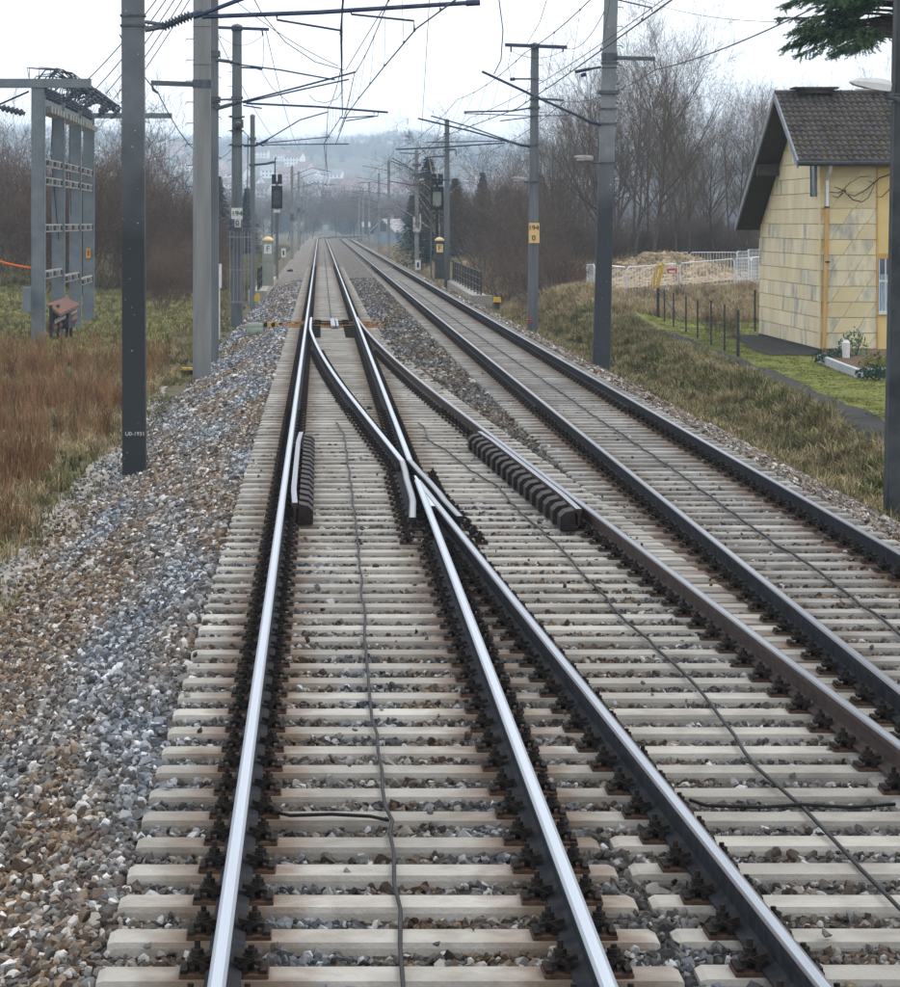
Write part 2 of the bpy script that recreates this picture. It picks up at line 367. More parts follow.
# ------------------------------------------------------------------ ground shape
def smooth(a, b, x):
    t = np.clip((x - a) / (b - a), 0, 1); return t * t * (3 - 2 * t)
BX = [-60, -20, -9, -3.6, -3.0, -2.7, -1.05, 5.75, 7.1, 7.6, 8.6, 10.0, 12, 60]
GZ = [.3, -.5, -.9, -.98, -1.0, -1.05, -.55, -.55, -1.05, -1.16, -1.72, -.98, -1.0, -.7]
BZ = [.3, -.5, -.9, -.98, -.96, -.88, -.245, -.245, -.82, -1.06, -1.6, -1.06, -1.0, -.7]
def wob(x, y):
    return (np.sin(x * .9 + y * .31) + np.sin(x * .37 - y * .53 + 1.3) + np.sin(x * 1.7 + y * 1.1 + 4)) * .33
def gz(x, y):
    x = np.asarray(x, float); y = np.asarray(y, float)
    z = np.interp(x, BX, GZ)
    off = np.clip((np.abs(x - 2.0) - 5.2) / 3, 0, 1)
    z = z + wob(x, y) * .07 * off * (1 - smooth(12, 14, x) * smooth(100, 95, y))
    z = z + .85 * np.exp(-((x - 11.0) / 2.2) ** 2 - ((y - 112) / 12) ** 2)
    z = z + smooth(105, 124, y) * np.interp(x, [9.5, 12, 20, 26], [0, .48, 1.05, 1.1]) * (1 - smooth(175, 230, y))
    z = z + 1.35 * np.exp(-((x - 17.6) / 3.2) ** 2 - ((y - 139) / 6.5) ** 2)
    bank = np.clip((x - 7.3) / .8, 0, 1) * np.clip((10.6 - x) / .8, 0, 1) * smooth(125, 110, y)
    z = z + bank * .13 * (np.sin(x * 3.1 + 1.3 * np.sin(y * 1.1)) + np.sin(y * 2.3 + x * 1.7) * .8)
    hill = smooth(1350, 3300, y)
    prof = 79 + 12 * np.sin(x * .003 + 1.9) + 5 * np.sin(x * .010 + .5) + 14 * smooth(0, -300, x) - 7 * smooth(110, 700, x)
    z = z + hill * prof + wob(x * .02, y * .02) * 4 * smooth(800, 1500, y)
    z = z - 30 * smooth(3400, 4400, y)
    return z
def bz(x, y):
    x = np.asarray(x, float); y = np.asarray(y, float)
    return np.interp(x, BX, BZ) + wob(x * 2.1, y * 1.3) * .018
def g1(x, y): return float(gz(x, y))
def hit(px, py, d0, d1, step=1.01):
    d = d0
    while d < d1:
        p = P(px, py, d)
        if p.z <= g1(p.x, d): return Vector((p.x, d, g1(p.x, d)))
        d *= step
    p = P(px, py, d1); return Vector((p.x, d1, g1(p.x, d1)))

def sheet(name, xs, ys, zf, mat, dz=0.0, edge=0.0):
    xs = np.asarray(xs); ys = np.asarray(ys)
    XX, YY = np.meshgrid(xs, ys)
    ZZ = zf(XX, YY) + dz
    nx = len(xs)
    v = np.stack([XX.ravel(), YY.ravel(), ZZ.ravel()], 1)
    f = [(j * nx + i, j * nx + i + 1, (j + 1) * nx + i + 1, (j + 1) * nx + i) for j in range(len(ys) - 1) for i in range(nx - 1)]
    me = bpy.data.meshes.new(name); me.from_pydata(v.tolist(), [], f); me.materials.append(MATS[mat])
    me.polygons.foreach_set('use_smooth', [True] * len(f))
    return struct(obj(name, me))
gxs = np.unique(np.concatenate([-np.geomspace(60, 2600, 26), np.linspace(-60, -20, 12), np.linspace(-20, -3.6, 24), np.array(BX),
                                np.linspace(7.1, 24, 46), np.linspace(24, 60, 14), np.geomspace(60, 2600, 26), np.linspace(-2.7, 7.1, 8)]))
gys = np.concatenate([np.linspace(-40, 20, 10), np.arange(21, 180, 1.2), np.geomspace(181, 560, 45), np.geomspace(570, 5200, 90)])
grd = sheet('ground', gxs, gys, gz, 'soil')
bxs = np.unique(np.concatenate([np.linspace(-3.05, -1.05, 14), np.linspace(-1.05, 5.75, 14), np.linspace(5.75, 7.75, 13)]))
sheet('ballast_bed', bxs, np.concatenate([np.arange(-30, 130, .5), np.geomspace(131, 620, 60)]), bz, 'ballast_bed')

def ribbon(name, centre, width, mat, dz, n=60, jag=.0):
    """a strip of surface laid over the ground along a centre line given as (x, y) points"""
    c = np.array(centre, float); t = np.linspace(0, 1, n); tt = np.linspace(0, 1, len(c))
    xs = np.interp(t, tt, c[:, 0]); ys = np.interp(t, tt, c[:, 1])
    if not hasattr(width, '__len__'): width = [width] * len(c)
    ws = np.interp(t, tt, np.array(width, float))
    K = 7; mb = MB(); v = []
    for i in range(n):
        jl = random.uniform(-jag, jag); jr = random.uniform(-jag, jag)
        for k in range(K):
            u = k / (K - 1) - .5
            x = xs[i] + u * ws[i] + (jl if k == 0 else jr if k == K - 1 else 0)
            v.append((x, ys[i], g1(x, ys[i]) + dz))
    mb.add(v, [(i * K + k, i * K + k + 1, (i + 1) * K + k + 1, (i + 1) * K + k) for i in range(n - 1) for k in range(K - 1)])
    return struct(mb.build(name, mat, None, True))
PATHC = [(10.0, 40), (10.45, 51.5), (11.05, 62.4), (11.4, 69.8), (11.75, 83), (12.0, 96)]
ribbon('path', PATHC, [1.1, 1.0, .95, .85, .8, .5], 'asphalt', .03, 80, .035)
ribbon('gravel_path', [(-3.3, 14), (-3.4, 28), (-3.35, 42), (-3.55, 56), (-3.7, 64)], [.8, .7, .65, .45, .15], 'sandy', .025, 70, .05)
def lawn_dz(x, y): return gz(x, y) + .012
mbp = np.linspace
def lawn_sheet():
    ys = np.linspace(36, 106, 90); c = np.array(PATHC); mb = MB(); K = 26; v = []
    for y in ys:
        xl = np.interp(y, c[:, 1], c[:, 0]) + .1 + random.uniform(-.05, .05)
        xe = 34
        for k in range(K):
            x = xl + (xe - xl) * (k / (K - 1)) ** 1.6
            yy = y + (random.uniform(-.6, .6) if y == ys[-1] else 0)
            v.append((x, yy, g1(x, yy) + .014))
    mb.add(v, [(i * K + k, i * K + k + 1, (i + 1) * K + k + 1, (i + 1) * K + k) for i in range(len(ys) - 1) for k in range(K - 1)])
    struct(mb.build('lawn', 'lawn', None, True))
lawn_sheet()
ribbon('paving', [(14.1, 79.0), (14.15, 82), (14.3, 88), (14.5, 93)], [1.9, 1.9, 1.3, .8], 'asphalt', .035, 24, .05)
ribbon('dirt_mound', [(17.3, 128), (17.5, 134), (17.6, 140), (17.6, 147), (17.6, 153)], [6.0, 7.8, 8.5, 8, 5], 'mound', .03, 50, .3)

# ------------------------------------------------------------------ railway tracks
HG = 1.507 / 2
X1 = .357                                      # centre of the left track
XL, XR = X1 - HG, X1 + HG
X3 = 4.39                                      # centre of the right track
def off2(d):                                   # sideways shift of the diverging track towards the camera
    d = np.asarray(d, float); s = 92.3 - d
    return np.where(s <= 0, 0, np.where(s < 48.6, s * s / 2400, 48.6 ** 2 / 2400 + (s - 48.6) * .0405))
S0 = 11.22 - .6 * 12; SP = .6                  # sleeper positions
NEAR = 1.5
RAIL = [(-.036, -.005), (-.031, 0), (-.021, .0008), (.021, .0008), (.031, 0), (.036, -.005), (.036, -.036), (.0085, -.05), (.0085, -.138), (.03, -.150), (.075, -.160), (.075, -.172),
        (-.075, -.172), (-.075, -.160), (-.03, -.150), (-.0085, -.138), (-.0085, -.05), (-.036, -.036)]
RM = [2, 2, 0, 2, 2] + [1] * 13
def rail(parent, xf, d0, d1, name='rail', z=0.0, n=None, side='rail_side', prof=RAIL, top='steel_top', edge='steel_edge', zf=None):
    n = n or max(2, int((d1 - d0) / 2.5)); mb = MB()
    ds = np.linspace(d0, d1, n)
    mb.extrude([(float(xf(d)), d, z if zf is None else zf(d)) for d in ds], prof, RM)
    return mb.build(name, [top, side, edge], parent)
FAR = 560
def bend(d):                                   # the line swings right at its far end
    return float(np.where(d > 480, (d - 480) ** 2 / 1400, 0))
T1 = thing('railway_track', 'straight railway track with shining rails on pale concrete sleepers, leftmost, running to the horizon', 'railway track', (X1, NEAR, -.3))
T2 = thing('railway_track', 'diverging branch track curving off the left track through the points toward the lower right', 'railway track', (3.1, NEAR, -.3))
T3 = thing('railway_track', 'rightmost straight railway track with dark blue rails beside the grass bank', 'railway track', (X3, NEAR, -.3))
rail(T1, lambda d: XL + bend(d), NEAR, FAR, n=150)
rail(T1, lambda d: XR, NEAR, 30.7)
rail(T1, lambda d: XR + bend(d), 83.2, FAR, n=130)
rail(T1, lambda d: XR - .0, 33.25, 83.2, 'closure_rail', z=-.0015)
rail(T2, lambda d: XL + off2(d), NEAR, 30.6, z=-.002, n=40, top='steel_top_mid', edge='steel_edge_dark')
rail(T2, lambda d: XL + off2(d) + (.10 * max(0, (d - 74) / 9) if d > 74 else 0) + (.0 if d < 90 else 0), 33.15, 83.0, 'switch_blade', z=-.001, n=50)
rail(T2, lambda d: XR + off2(d) + .003, NEAR, 83.2, side='rail_side_rusty', n=70, top='steel_top_dull', edge='steel_edge_dark')
rail(T3, lambda d: X3 - HG + bend(d), NEAR, FAR, n=150, top='steel_top_dull', edge='steel_edge_dark')
rail(T3, lambda d: X3 + HG + bend(d), NEAR, FAR, n=150, top='steel_top_dull', edge='steel_edge_dark')
# crossing nose with its two wing rails
def wing(a, b): return lambda d: float(np.interp(d, a, b))
dd = [27.3, 28.6, 30.9, 31.7, 33.2]
rail(T2, wing(dd, [XR - .175, XR - .125, XR - .118, XR - .105, float(XL + off2(33.2))]), 27.3, 33.2, 'wing_rail', n=26, top='steel_top_dull', edge='steel_edge_dark', zf=lambda d: -.03 * max(0, 29.2 - d))
dd2 = [27.4, 28.7, 30.9, 31.7, 33.3]
rail(T1, wing(dd2, [float(XL + off2(27.4)) + .175, float(XL + off2(28.7)) + .125, float(XL + off2(30.9)) + .118, float(XL + off2(31.7)) + .105, XR]), 27.4, 33.3, 'wing_rail', n=26, top='steel_top_dull', edge='steel_edge_dark', zf=lambda d: -.03 * max(0, 29.2 - d))
mb = MB()
d_a, d_b = 31.25, 27.9
xa = (XR + float(XL + off2(d_a))) / 2; xl_, xr_ = XR, float(XL + off2(d_b))
mb.add([(xa - .012, d_a, -.004), (xa + .012, d_a, -.004), (xr_, d_b, -.004), (xl_, d_b, -.004),
        (xa - .02, d_a, -.15), (xa + .02, d_a, -.15), (xr_, d_b, -.15), (xl_, d_b, -.15)],
       [(0, 1, 2, 3), (4, 7, 6, 5), (0, 4, 5, 1), (1, 5, 6, 2), (2, 6, 7, 3), (3, 7, 4, 0)])
mb.mi[0] = 0
for i in range(1, 6): mb.mi[i] = 1
mb.build('crossing_nose', ['steel_top', 'rail_side'], T2)

# sleepers
def sleeper_mesh(name, length, wt=.22, wb=.29, h=.2, mat='concrete'):
    mb = MB(); x0, x1 = -length / 2, length / 2; b = .012
    secs = [(x0, wt - .03, wb), (x0 + .03, wt, wb), (x1 - .03, wt, wb), (x1, wt - .03, wb)]
    v = []
    for i, (x, t, w) in enumerate(secs):
        zt = 0 if i in (1, 2) else -.012
        v += [(x, -w / 2, -h), (x, -t / 2 - .012, zt - .025), (x, -t / 2, zt), (x, t / 2, zt), (x, t / 2 + .012, zt - .025), (x, w / 2, -h)]
    f = []
    for i in range(3):
        for k in range(6):
            k2 = (k + 1) % 6; f.append((i * 6 + k, (i + 1) * 6 + k, (i + 1) * 6 + k2, i * 6 + k2))
    f += [tuple(range(6)), tuple(18 + k for k in range(5, -1, -1))]
    mb.add(v, f); return mb.mesh(name, mat)
SZ = -.195
def fastening_mesh(seed):
    rs = random.Random(seed); mb = MB(); mb.cur = 1; mb.box((0, 0, .008), (.37, .17, .016)); mb.cur = 0
    for s in (-1, 1):
        mb.box((s * .088, 0, .032), (.022, .15, .034)); mb.box((s * .165, 0, .024), (.03, .15, .018))
        M_ = Matrix.Rotation(s * rs.uniform(.16, .3), 3, 'Y')
        mb.box((s * .098, 0, .062), (.115, .085, .022), M=M_)
        mb.tube((s * .062, -.05, .038), (s * .13, -.055, .072), .013, 5); mb.tube((s * .062, .05, .038), (s * .13, .055, .072), .013, 5)
        h = rs.uniform(.118, .14); mb.lathe((s * .112, 0, .016), (s * .112, 0, h), [(0, .013), (1, .013)], 6)
        mb.lathe((s * .112, 0, .074), (s * .112, 0, .104), [(0, .036), (.25, .036), (.3, .028), (1, .028)], 6)
    return mb.mesh('rail_fastening', ['fastening', 'plate_rust'])
FAST = [fastening_mesh(i) for i in range(4)]
def put_fast(sl, x, d):
    o = obj('rail_fastening', random.choice(FAST), sl, (x - (sl.location.x + ORG[sl.parent.name].x), 0, .002)); o.rotation_euler.z = random.uniform(-.03, .03)
FARF = {}                                       # far fastenings, joined per track
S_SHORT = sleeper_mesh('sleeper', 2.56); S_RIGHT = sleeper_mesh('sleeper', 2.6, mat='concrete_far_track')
def put_sleeper(T, me, x, d, seats, jit=.012):
    o = obj('sleeper', me, T, Vector((x, d, SZ + random.uniform(-.006, .004))) - ORG[T.name])
    o.rotation_euler.z = random.uniform(-.004, .004)
    for s_ in seats:
        if d < 44: put_fast(o, s_, d)
        else: FARF.setdefault(T.name, (T, []))[1].append((s_, d))
ks = range(int((NEAR + 1 - S0) / SP), 1000)
SLP = {'a': [], 'b': [], 'c': []}               # (x0, x1, d) footprints, for the ballast
far_a, far_c = [], []
for k in range(0, 940):
    d = S0 + SP * k
    if d < 3 or d > FAR - 6: continue
    o2 = float(off2(d))
    if d < 13.8:
        xe = min(X1 + 1.27, XL + o2 - .40); put_sleeper(T1, sleeper_mesh('sleeper', xe - X1 + 1.28), (xe + X1 - 1.28) / 2, d, [XL, XR]); SLP['a'].append((X1 - 1.28, xe, d))
        xs, xf = xe + .07, XR + o2 + .5
        put_sleeper(T2, sleeper_mesh('sleeper', xf - xs), (xs + xf) / 2, d + .03, [XL + o2, XR + o2]); SLP['b'].append((xs, xf, d + .03))
    elif d < 92 and not (79.7 < d < 84.9):
        x0 = X1 - 1.29; x1 = X1 + o2 + 1.29
        me = sleeper_mesh('sleeper', x1 - x0)
        seats = [XL, XR] + ([XL + o2, XR + o2] if o2 > .32 and d < 84 else [])
        if 26.2 < d < 33: seats = [XL, XR - .15, XL + o2 + .15 if d < 30.8 else XR + .15, XR + o2]
        put_sleeper(T1, me, (x0 + x1) / 2, d, seats); SLP['a'].append((x0, x1, d))
    elif 79.7 < d < 84.9:
        SLP['a'].append((X1 - 1.3, X1 + 1.5, d))
    elif d < 189:
        put_sleeper(T1, S_SHORT, X1, d, [XL, XR]); SLP['a'].append((X1 - 1.28, X1 + 1.28, d))
    else: far_a.append((X1 + bend(d), d))
    if d < 184:
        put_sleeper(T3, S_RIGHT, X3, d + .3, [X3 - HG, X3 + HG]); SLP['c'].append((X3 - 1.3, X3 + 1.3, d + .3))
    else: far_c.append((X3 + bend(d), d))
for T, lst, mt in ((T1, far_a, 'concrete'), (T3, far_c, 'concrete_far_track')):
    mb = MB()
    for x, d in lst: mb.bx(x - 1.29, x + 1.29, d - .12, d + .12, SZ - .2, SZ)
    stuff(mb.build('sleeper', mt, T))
for T, lst in FARF.values():
    mb = MB()
    for x, d in lst:
        for s in (-1, 1): mb.frustum((x + s * .12, d, SZ + .002), .13, .15, .07, .08, .085)
    stuff(mb.build('rail_fastening', 'fastening', T))

# steel trough sleepers, throw rods and motor of the points
for i, d in enumerate((80.3, 82.2, 84.3)):
    mb = MB(); w = .34
    mb.add([(X1 - 1.45, d - w / 2, -.34), (X1 - 1.45, d - .1, -.17), (X1 - 1.45, d + .1, -.17), (X1 - 1.45, d + w / 2, -.34),
            (X1 + 1.62, d - w / 2, -.34), (X1 + 1.62, d - .1, -.17), (X1 + 1.62, d + .1, -.17), (X1 + 1.62, d + w / 2, -.34)],
           [(0, 4, 5, 1), (1, 5, 6, 2), (2, 6, 7, 3), (0, 1, 2, 3), (7, 6, 5, 4)])
    tr = mb.build('steel_sleeper', 'trough_rust', T1)
for d in (81.2, 83.2):
    mb = MB(); mb.tube((XL + .1, d, -.13), (XR - .1, d, -.13), .022, 6); mb.box((X1 - .42, d, -.12), (.2, .3, .07)); mb.box((X1 + .42, d, -.12), (.2, .3, .07))
    mb.build('stretcher_bar', 'fastening', T1)
mb = MB(); mb.bx(X1 - .03, X1 + .1, 78.9, 84.9, -.16, -.10); mb.bx(X1 + .13, X1 + .2, 78.9, 84.9, -.16, -.10); mb.build('locking_bar', 'steel_edge', T1)
for d in np.arange(72.6, 80, 1.2):
    mb = MB(); mb.bx(XL + .08, XL + .42, d - .1, d + .1, -.175, -.13); mb.bx(XR - .42, XR - .08, d - .1, d + .1, -.175, -.13)
    mb.build('slide_chair', 'fastening', T1)
pmach = thing('point_machine', 'grey domed point machine with yellow and black striped rod left of the points', 'point machine', (-2.0, 84.0, -.7))
mb = MB(); mb.lathe((-2.28, 84, -.34), (-1.72, 84, -.34), [(0, .06), (.12, .13), (.5, .16), (.88, .13), (1, .08)], 12); mb.bx(-2.25, -1.75, 83.75, 84.25, -.62, -.36)
mb.build('motor_housing', 'box_green', pmach, True)
for i in range(9):
    x = -1.75 + i * .12; mb = MB(); mb.box((x + .06, 84, -.27), (.12, .2, .13)); mb.build('rod_cover', 'paint_yellow' if i % 2 else 'paint_black', pmach)

# check rails and their ribbed chairs
def check_rail(T, xf, d0, d1, side):
    prof = [(-.028, 0), (.028, 0), (.034, -.05), (.012, -.06), (.012, -.17), (-.012, -.17), (-.012, -.06), (-.034, -.05)]
    fl = lambda d: xf(d) + side * (.018 * max(0, (d0 + 1.5 - d)) + .018 * max(0, d - d1 + 1.5))
    mb = MB(); mb.extrude([(float(fl(d)), d, .03) for d in np.linspace(d0, d1, 24)], prof, [0, 1, 1, 1, 1, 1, 1, 1])
    mb.build('check_rail', ['steel_edge', 'rail_side_rusty'], T)
    k = math.ceil((d0 - S0) / SP)
    while S0 + SP * k < d1:
        for dd_ in (0,):
            d = S0 + SP * k + dd_; x = float(xf(d)) + side * .05; w = .165; mb = MB()
            a = [(x, -.185), (x + side * w, -.185), (x + side * w, -.05), (x + side * (w - .05), .0), (x + side * .02, .02)]
            if side < 0: a = a[::-1]
            v = [(q[0], d - .17, q[1]) for q in a] + [(q[0], d + .17, q[1]) for q in a]
            mb.add(v, [(0, 1, 2, 3, 4), (9, 8, 7, 6, 5)] + [(i, i + 5, (i + 1) % 5 + 5, (i + 1) % 5) for i in range(5)])
            mb.build('check_rail_chair', 'check_block', T)
        k += 1
check_rail(T1, lambda d: XL + .112, 27.9, 37.3, 1)
check_rail(T2, lambda d: XR + off2(d) - .112, 27.3, 37.4, -1)

# cables lying on the sleepers
def lay(name, label, pts, r=.0105, z=-.175):
    out = []
    for px, py in pts:
        d = F * (CH - z) / (py - CY); out.append(P(px, py, d))
    fine = []
    for i in range(len(out) - 1):
        n = max(1, int((out[i + 1] - out[i]).length / .45))
        for j in range(n):
            q = out[i].lerp(out[i + 1], j / n); fine.append(q + Vector((random.uniform(-.012, .012), 0, random.uniform(-.004, .01))))
    fine.append(out[-1])
    mb = MB(); mb.path(fine, r, 6)
    return solo(mb, name, 'cable', label, 'cable', tuple(fine[0]), None, True)
lay('track_cable', 'black cable running down the middle of the left track over the sleepers', [(409, 1040), (405, 987), (400, 910), (390, 832), (394, 822), (387, 808), (381, 770), (374, 720), (369, 690), (366, 640), (362, 590), (355, 520), (349, 470), (344, 435), (336, 422)])
lay('bond_cable', 'short black cable across a sleeper from left rail to the middle cable', [(268, 812), (290, 817), (330, 816), (372, 816), (388, 820)])
lay('track_cable', 'black cable wandering over the sleepers of the diverging branch track', [(960, 975), (900, 912), (860, 868), (800, 806), (757, 768), (722, 722), (700, 690), (660, 650), (628, 622), (592, 583), (560, 548), (520, 512), (498, 487), (470, 470), (446, 450), (428, 441), (424, 428), (418, 423)])
lay('bond_cable', 'black cable lying crosswise between the rails of the branch track', [(690, 800), (706, 806), (760, 807), (800, 806), (850, 807), (895, 804)])
lay('track_cable', 'straight black cable along the middle of the rightmost track', [(960, 680), (900, 634), (830, 580), (750, 526), (670, 467), (600, 420), (540, 378), (470, 330), (430, 302), (400, 281)], .012)
lay('track_cable', 'thin black cable along the left track beyond the points', [(331, 318), (328, 290), (326, 268), (324, 250)], .012)
mb = MB(); dc = 17.26; p = Vector((float(XR + off2(dc)) - .045, dc, -.15)); mb.box(p, (.06, .05, .03)); mb.tube(p, p + Vector((-.09, -.02, -.012)), .012, 6)
solo(mb, 'bond_clip', 'insulator_pale', 'small silver clip on the right rail of the branch track', 'rail clip', tuple(p - Vector((0, 0, .02))))
# cable troughs crossing beyond the points
for (px, py, lab) in ((288, 271, 'left'), (375, 272, 'right')):
    d = F * 3.1 / (py - CY); p = P(px + 2, py, d); mb = MB(); mb.box((p.x, d, -.16), (.35, .5, .1)); mb.box((p.x + .05, d, -.1), (.2, .3, .06))
    solo(mb, 'rail_contact', 'signal_black', f'small black rail contact box beside the {lab} track beyond the points', 'rail contact', (p.x, d, -.21))

# ------------------------------------------------------------------ scattered stones (one instancer per bed)
def rock(seed):
    rs = random.Random(seed); bm = bmesh.new()
    sx, sy, sz = rs.uniform(.8, 1.25), rs.uniform(.7, 1.1), rs.uniform(.55, .85)
    for _ in range(13):
        v = Vector((rs.gauss(0, 1), rs.gauss(0, 1), rs.gauss(0, 1))).normalized() * rs.uniform(.8, 1.1)
        bm.verts.new((v.x * sx, v.y * sy, v.z * sz))
    r_ = bmesh.ops.convex_hull(bm, input=bm.verts)
    bmesh.ops.delete(bm, geom=[g for g in r_['geom_interior'] if isinstance(g, bmesh.types.BMVert)], context='VERTS')
    me = bpy.data.meshes.new('stone'); bm.to_mesh(me); bm.free(); me.materials.append(MATS['stone'])
    return me
def proto_collection(name, meshes):
    c = bpy.data.collections.new(name)
    for i, me in enumerate(meshes):
        o = bpy.data.objects.new(f'{name}_{i}', me); c.objects.link(o)
    return c
def scatter(name, pts, rots, scl, coll):
    me = bpy.data.meshes.new(name); pts = np.asarray(pts, np.float32); n = len(pts)
    me.vertices.add(n); me.vertices.foreach_set('co', pts.ravel())
    a = me.attributes.new('rot', 'FLOAT_VECTOR', 'POINT'); a.data.foreach_set('vector', np.asarray(rots, np.float32).ravel())
    scl = np.asarray(scl, np.float32)
    if scl.ndim == 1: scl = np.stack([scl] * 3, 1)
    a = me.attributes.new('scl', 'FLOAT_VECTOR', 'POINT'); a.data.foreach_set('vector', scl.ravel())
    a = me.attributes.new('pick', 'INT', 'POINT'); a.data.foreach_set('value', RS.randint(0, len(coll.objects), n).astype(np.int32))
    o = obj(name, me)
    ng = bpy.data.node_groups.new(name, 'GeometryNodeTree')
    ng.interface.new_socket('Geometry', in_out='INPUT', socket_type='NodeSocketGeometry')
    ng.interface.new_socket('Geometry', in_out='OUTPUT', socket_type='NodeSocketGeometry')
    N = ng.nodes; L = ng.links
    gi = N.new('NodeGroupInput'); go = N.new('NodeGroupOutput'); ip = N.new('GeometryNodeInstanceOnPoints'); m2 = N.new('GeometryNodeMeshToPoints')
    ci = N.new('GeometryNodeCollectionInfo'); ci.inputs['Collection'].default_value = coll; ci.inputs['Separate Children'].default_value = True
    ci.inputs['Reset Children'].default_value = True
    def attr(nm, ty):
        q = N.new('GeometryNodeInputNamedAttribute'); q.data_type = ty; q.inputs['Name'].default_value = nm; return q.outputs[0]
    L.new(gi.outputs[0], m2.inputs[0]); L.new(m2.outputs[0], ip.inputs['Points']); L.new(ci.outputs[0], ip.inputs['Instance'])
    ip.inputs['Pick Instance'].default_value = True
    L.new(attr('pick', 'INT'), ip.inputs['Instance Index'])
    er = N.new('FunctionNodeEulerToRotation'); L.new(attr('rot', 'FLOAT_VECTOR'), er.inputs[0]); L.new(er.outputs[0], ip.inputs['Rotation'])
    L.new(attr('scl', 'FLOAT_VECTOR'), ip.inputs['Scale']); L.new(ip.outputs[0], go.inputs[0])
    md = o.modifiers.new('scatter', 'NODES'); md.node_group = ng
    return stuff(o)
ROCKS = proto_collection('stone', [rock(i) for i in range(9)])
sl_all = [(a, b, d) for k in SLP for (a, b, d) in SLP[k]]
sl_a = np.array(sl_all)
def on_sleeper(x, y):
    res = np.zeros(len(x), bool)
    for key in SLP:
        arr = np.array(SLP[key])
        idx = np.clip(np.searchsorted(arr[:, 2], y), 1, len(arr) - 1)
        for j in (idx - 1, idx):
            res |= (np.abs(y - arr[j, 2]) < .135) & (x > arr[j, 0] - .03) & (x < arr[j, 1] + .03)
    return res
def near_rail(x, y):
    r = np.zeros(len(x), bool)
    o2 = off2(y)
    for xr in (np.full(len(x), XL), np.full(len(x), XR), XL + o2, XR + o2, np.full(len(x), X3 - HG), np.full(len(x), X3 + HG)):
        r |= np.abs(x - xr) < .085
    return r
pts, rots, scls = [], [], []
def stones(x0, x1, y0, y1, dens, size, lift=.0, tracks=True, keep=1.0):
    n = int((x1 - x0) * (y1 - y0) * dens)
    x = RS.uniform(x0, x1, n); y = RS.uniform(y0, y1, n)
    if tracks:
        k = ~on_sleeper(x, y) & ~near_rail(x, y); x, y = x[k], y[k]
    z = bz(x, y) + RS.uniform(-.012, .018, len(x)) + lift
    s = size * RS.lognormal(0, .28, len(x))
    pts.append(np.stack([x, y, z], 1)); rots.append(RS.uniform(-3.14, 3.14, (len(x), 3))); scls.append(np.clip(s, size * .5, size * 1.9))
stones(-3.1, -.93, 8.5, 26, 620, .028); stones(-3.1, -.93, 26, 48, 430, .034); stones(-3.1, -.93, 48, 96, 190, .045)
stones(-.93, 5.72, 8.5, 30, 760, .025); stones(-.93, 5.72, 30, 50, 330, .032, lift=-.012); stones(-.93, 1.62, 50, 96, 90, .038, lift=-.035); stones(1.62, 3.05, 50, 96, 150, .045); stones(3.05, 5.72, 50, 96, 80, .038, lift=-.035); stones(-3.0, -.95, 96, 150, 60, .05, lift=.01); stones(1.66, 3.05, 96, 150, 60, .05, lift=.01); stones(5.75, 7.3, 96, 150, 50, .05, lift=.01)
stones(5.72, 7.75, 18, 45, 480, .031); stones(5.72, 7.7, 45, 96, 210, .043)
stones(-.93, 5.6, 9, 36, 2.6, .02, lift=.055, tracks=False)
# heaped stones in the space between branch and right track beyond the points
stones(1.75, 2.95, 60, 110, 90, .05, lift=.03)
# loose stones spilling over the toe
stones(-3.6, -2.9, 9, 60, 90, .026, lift=.02, tracks=False)
scatter('ballast_stones', np.concatenate(pts), np.concatenate(rots), np.concatenate(scls), ROCKS)

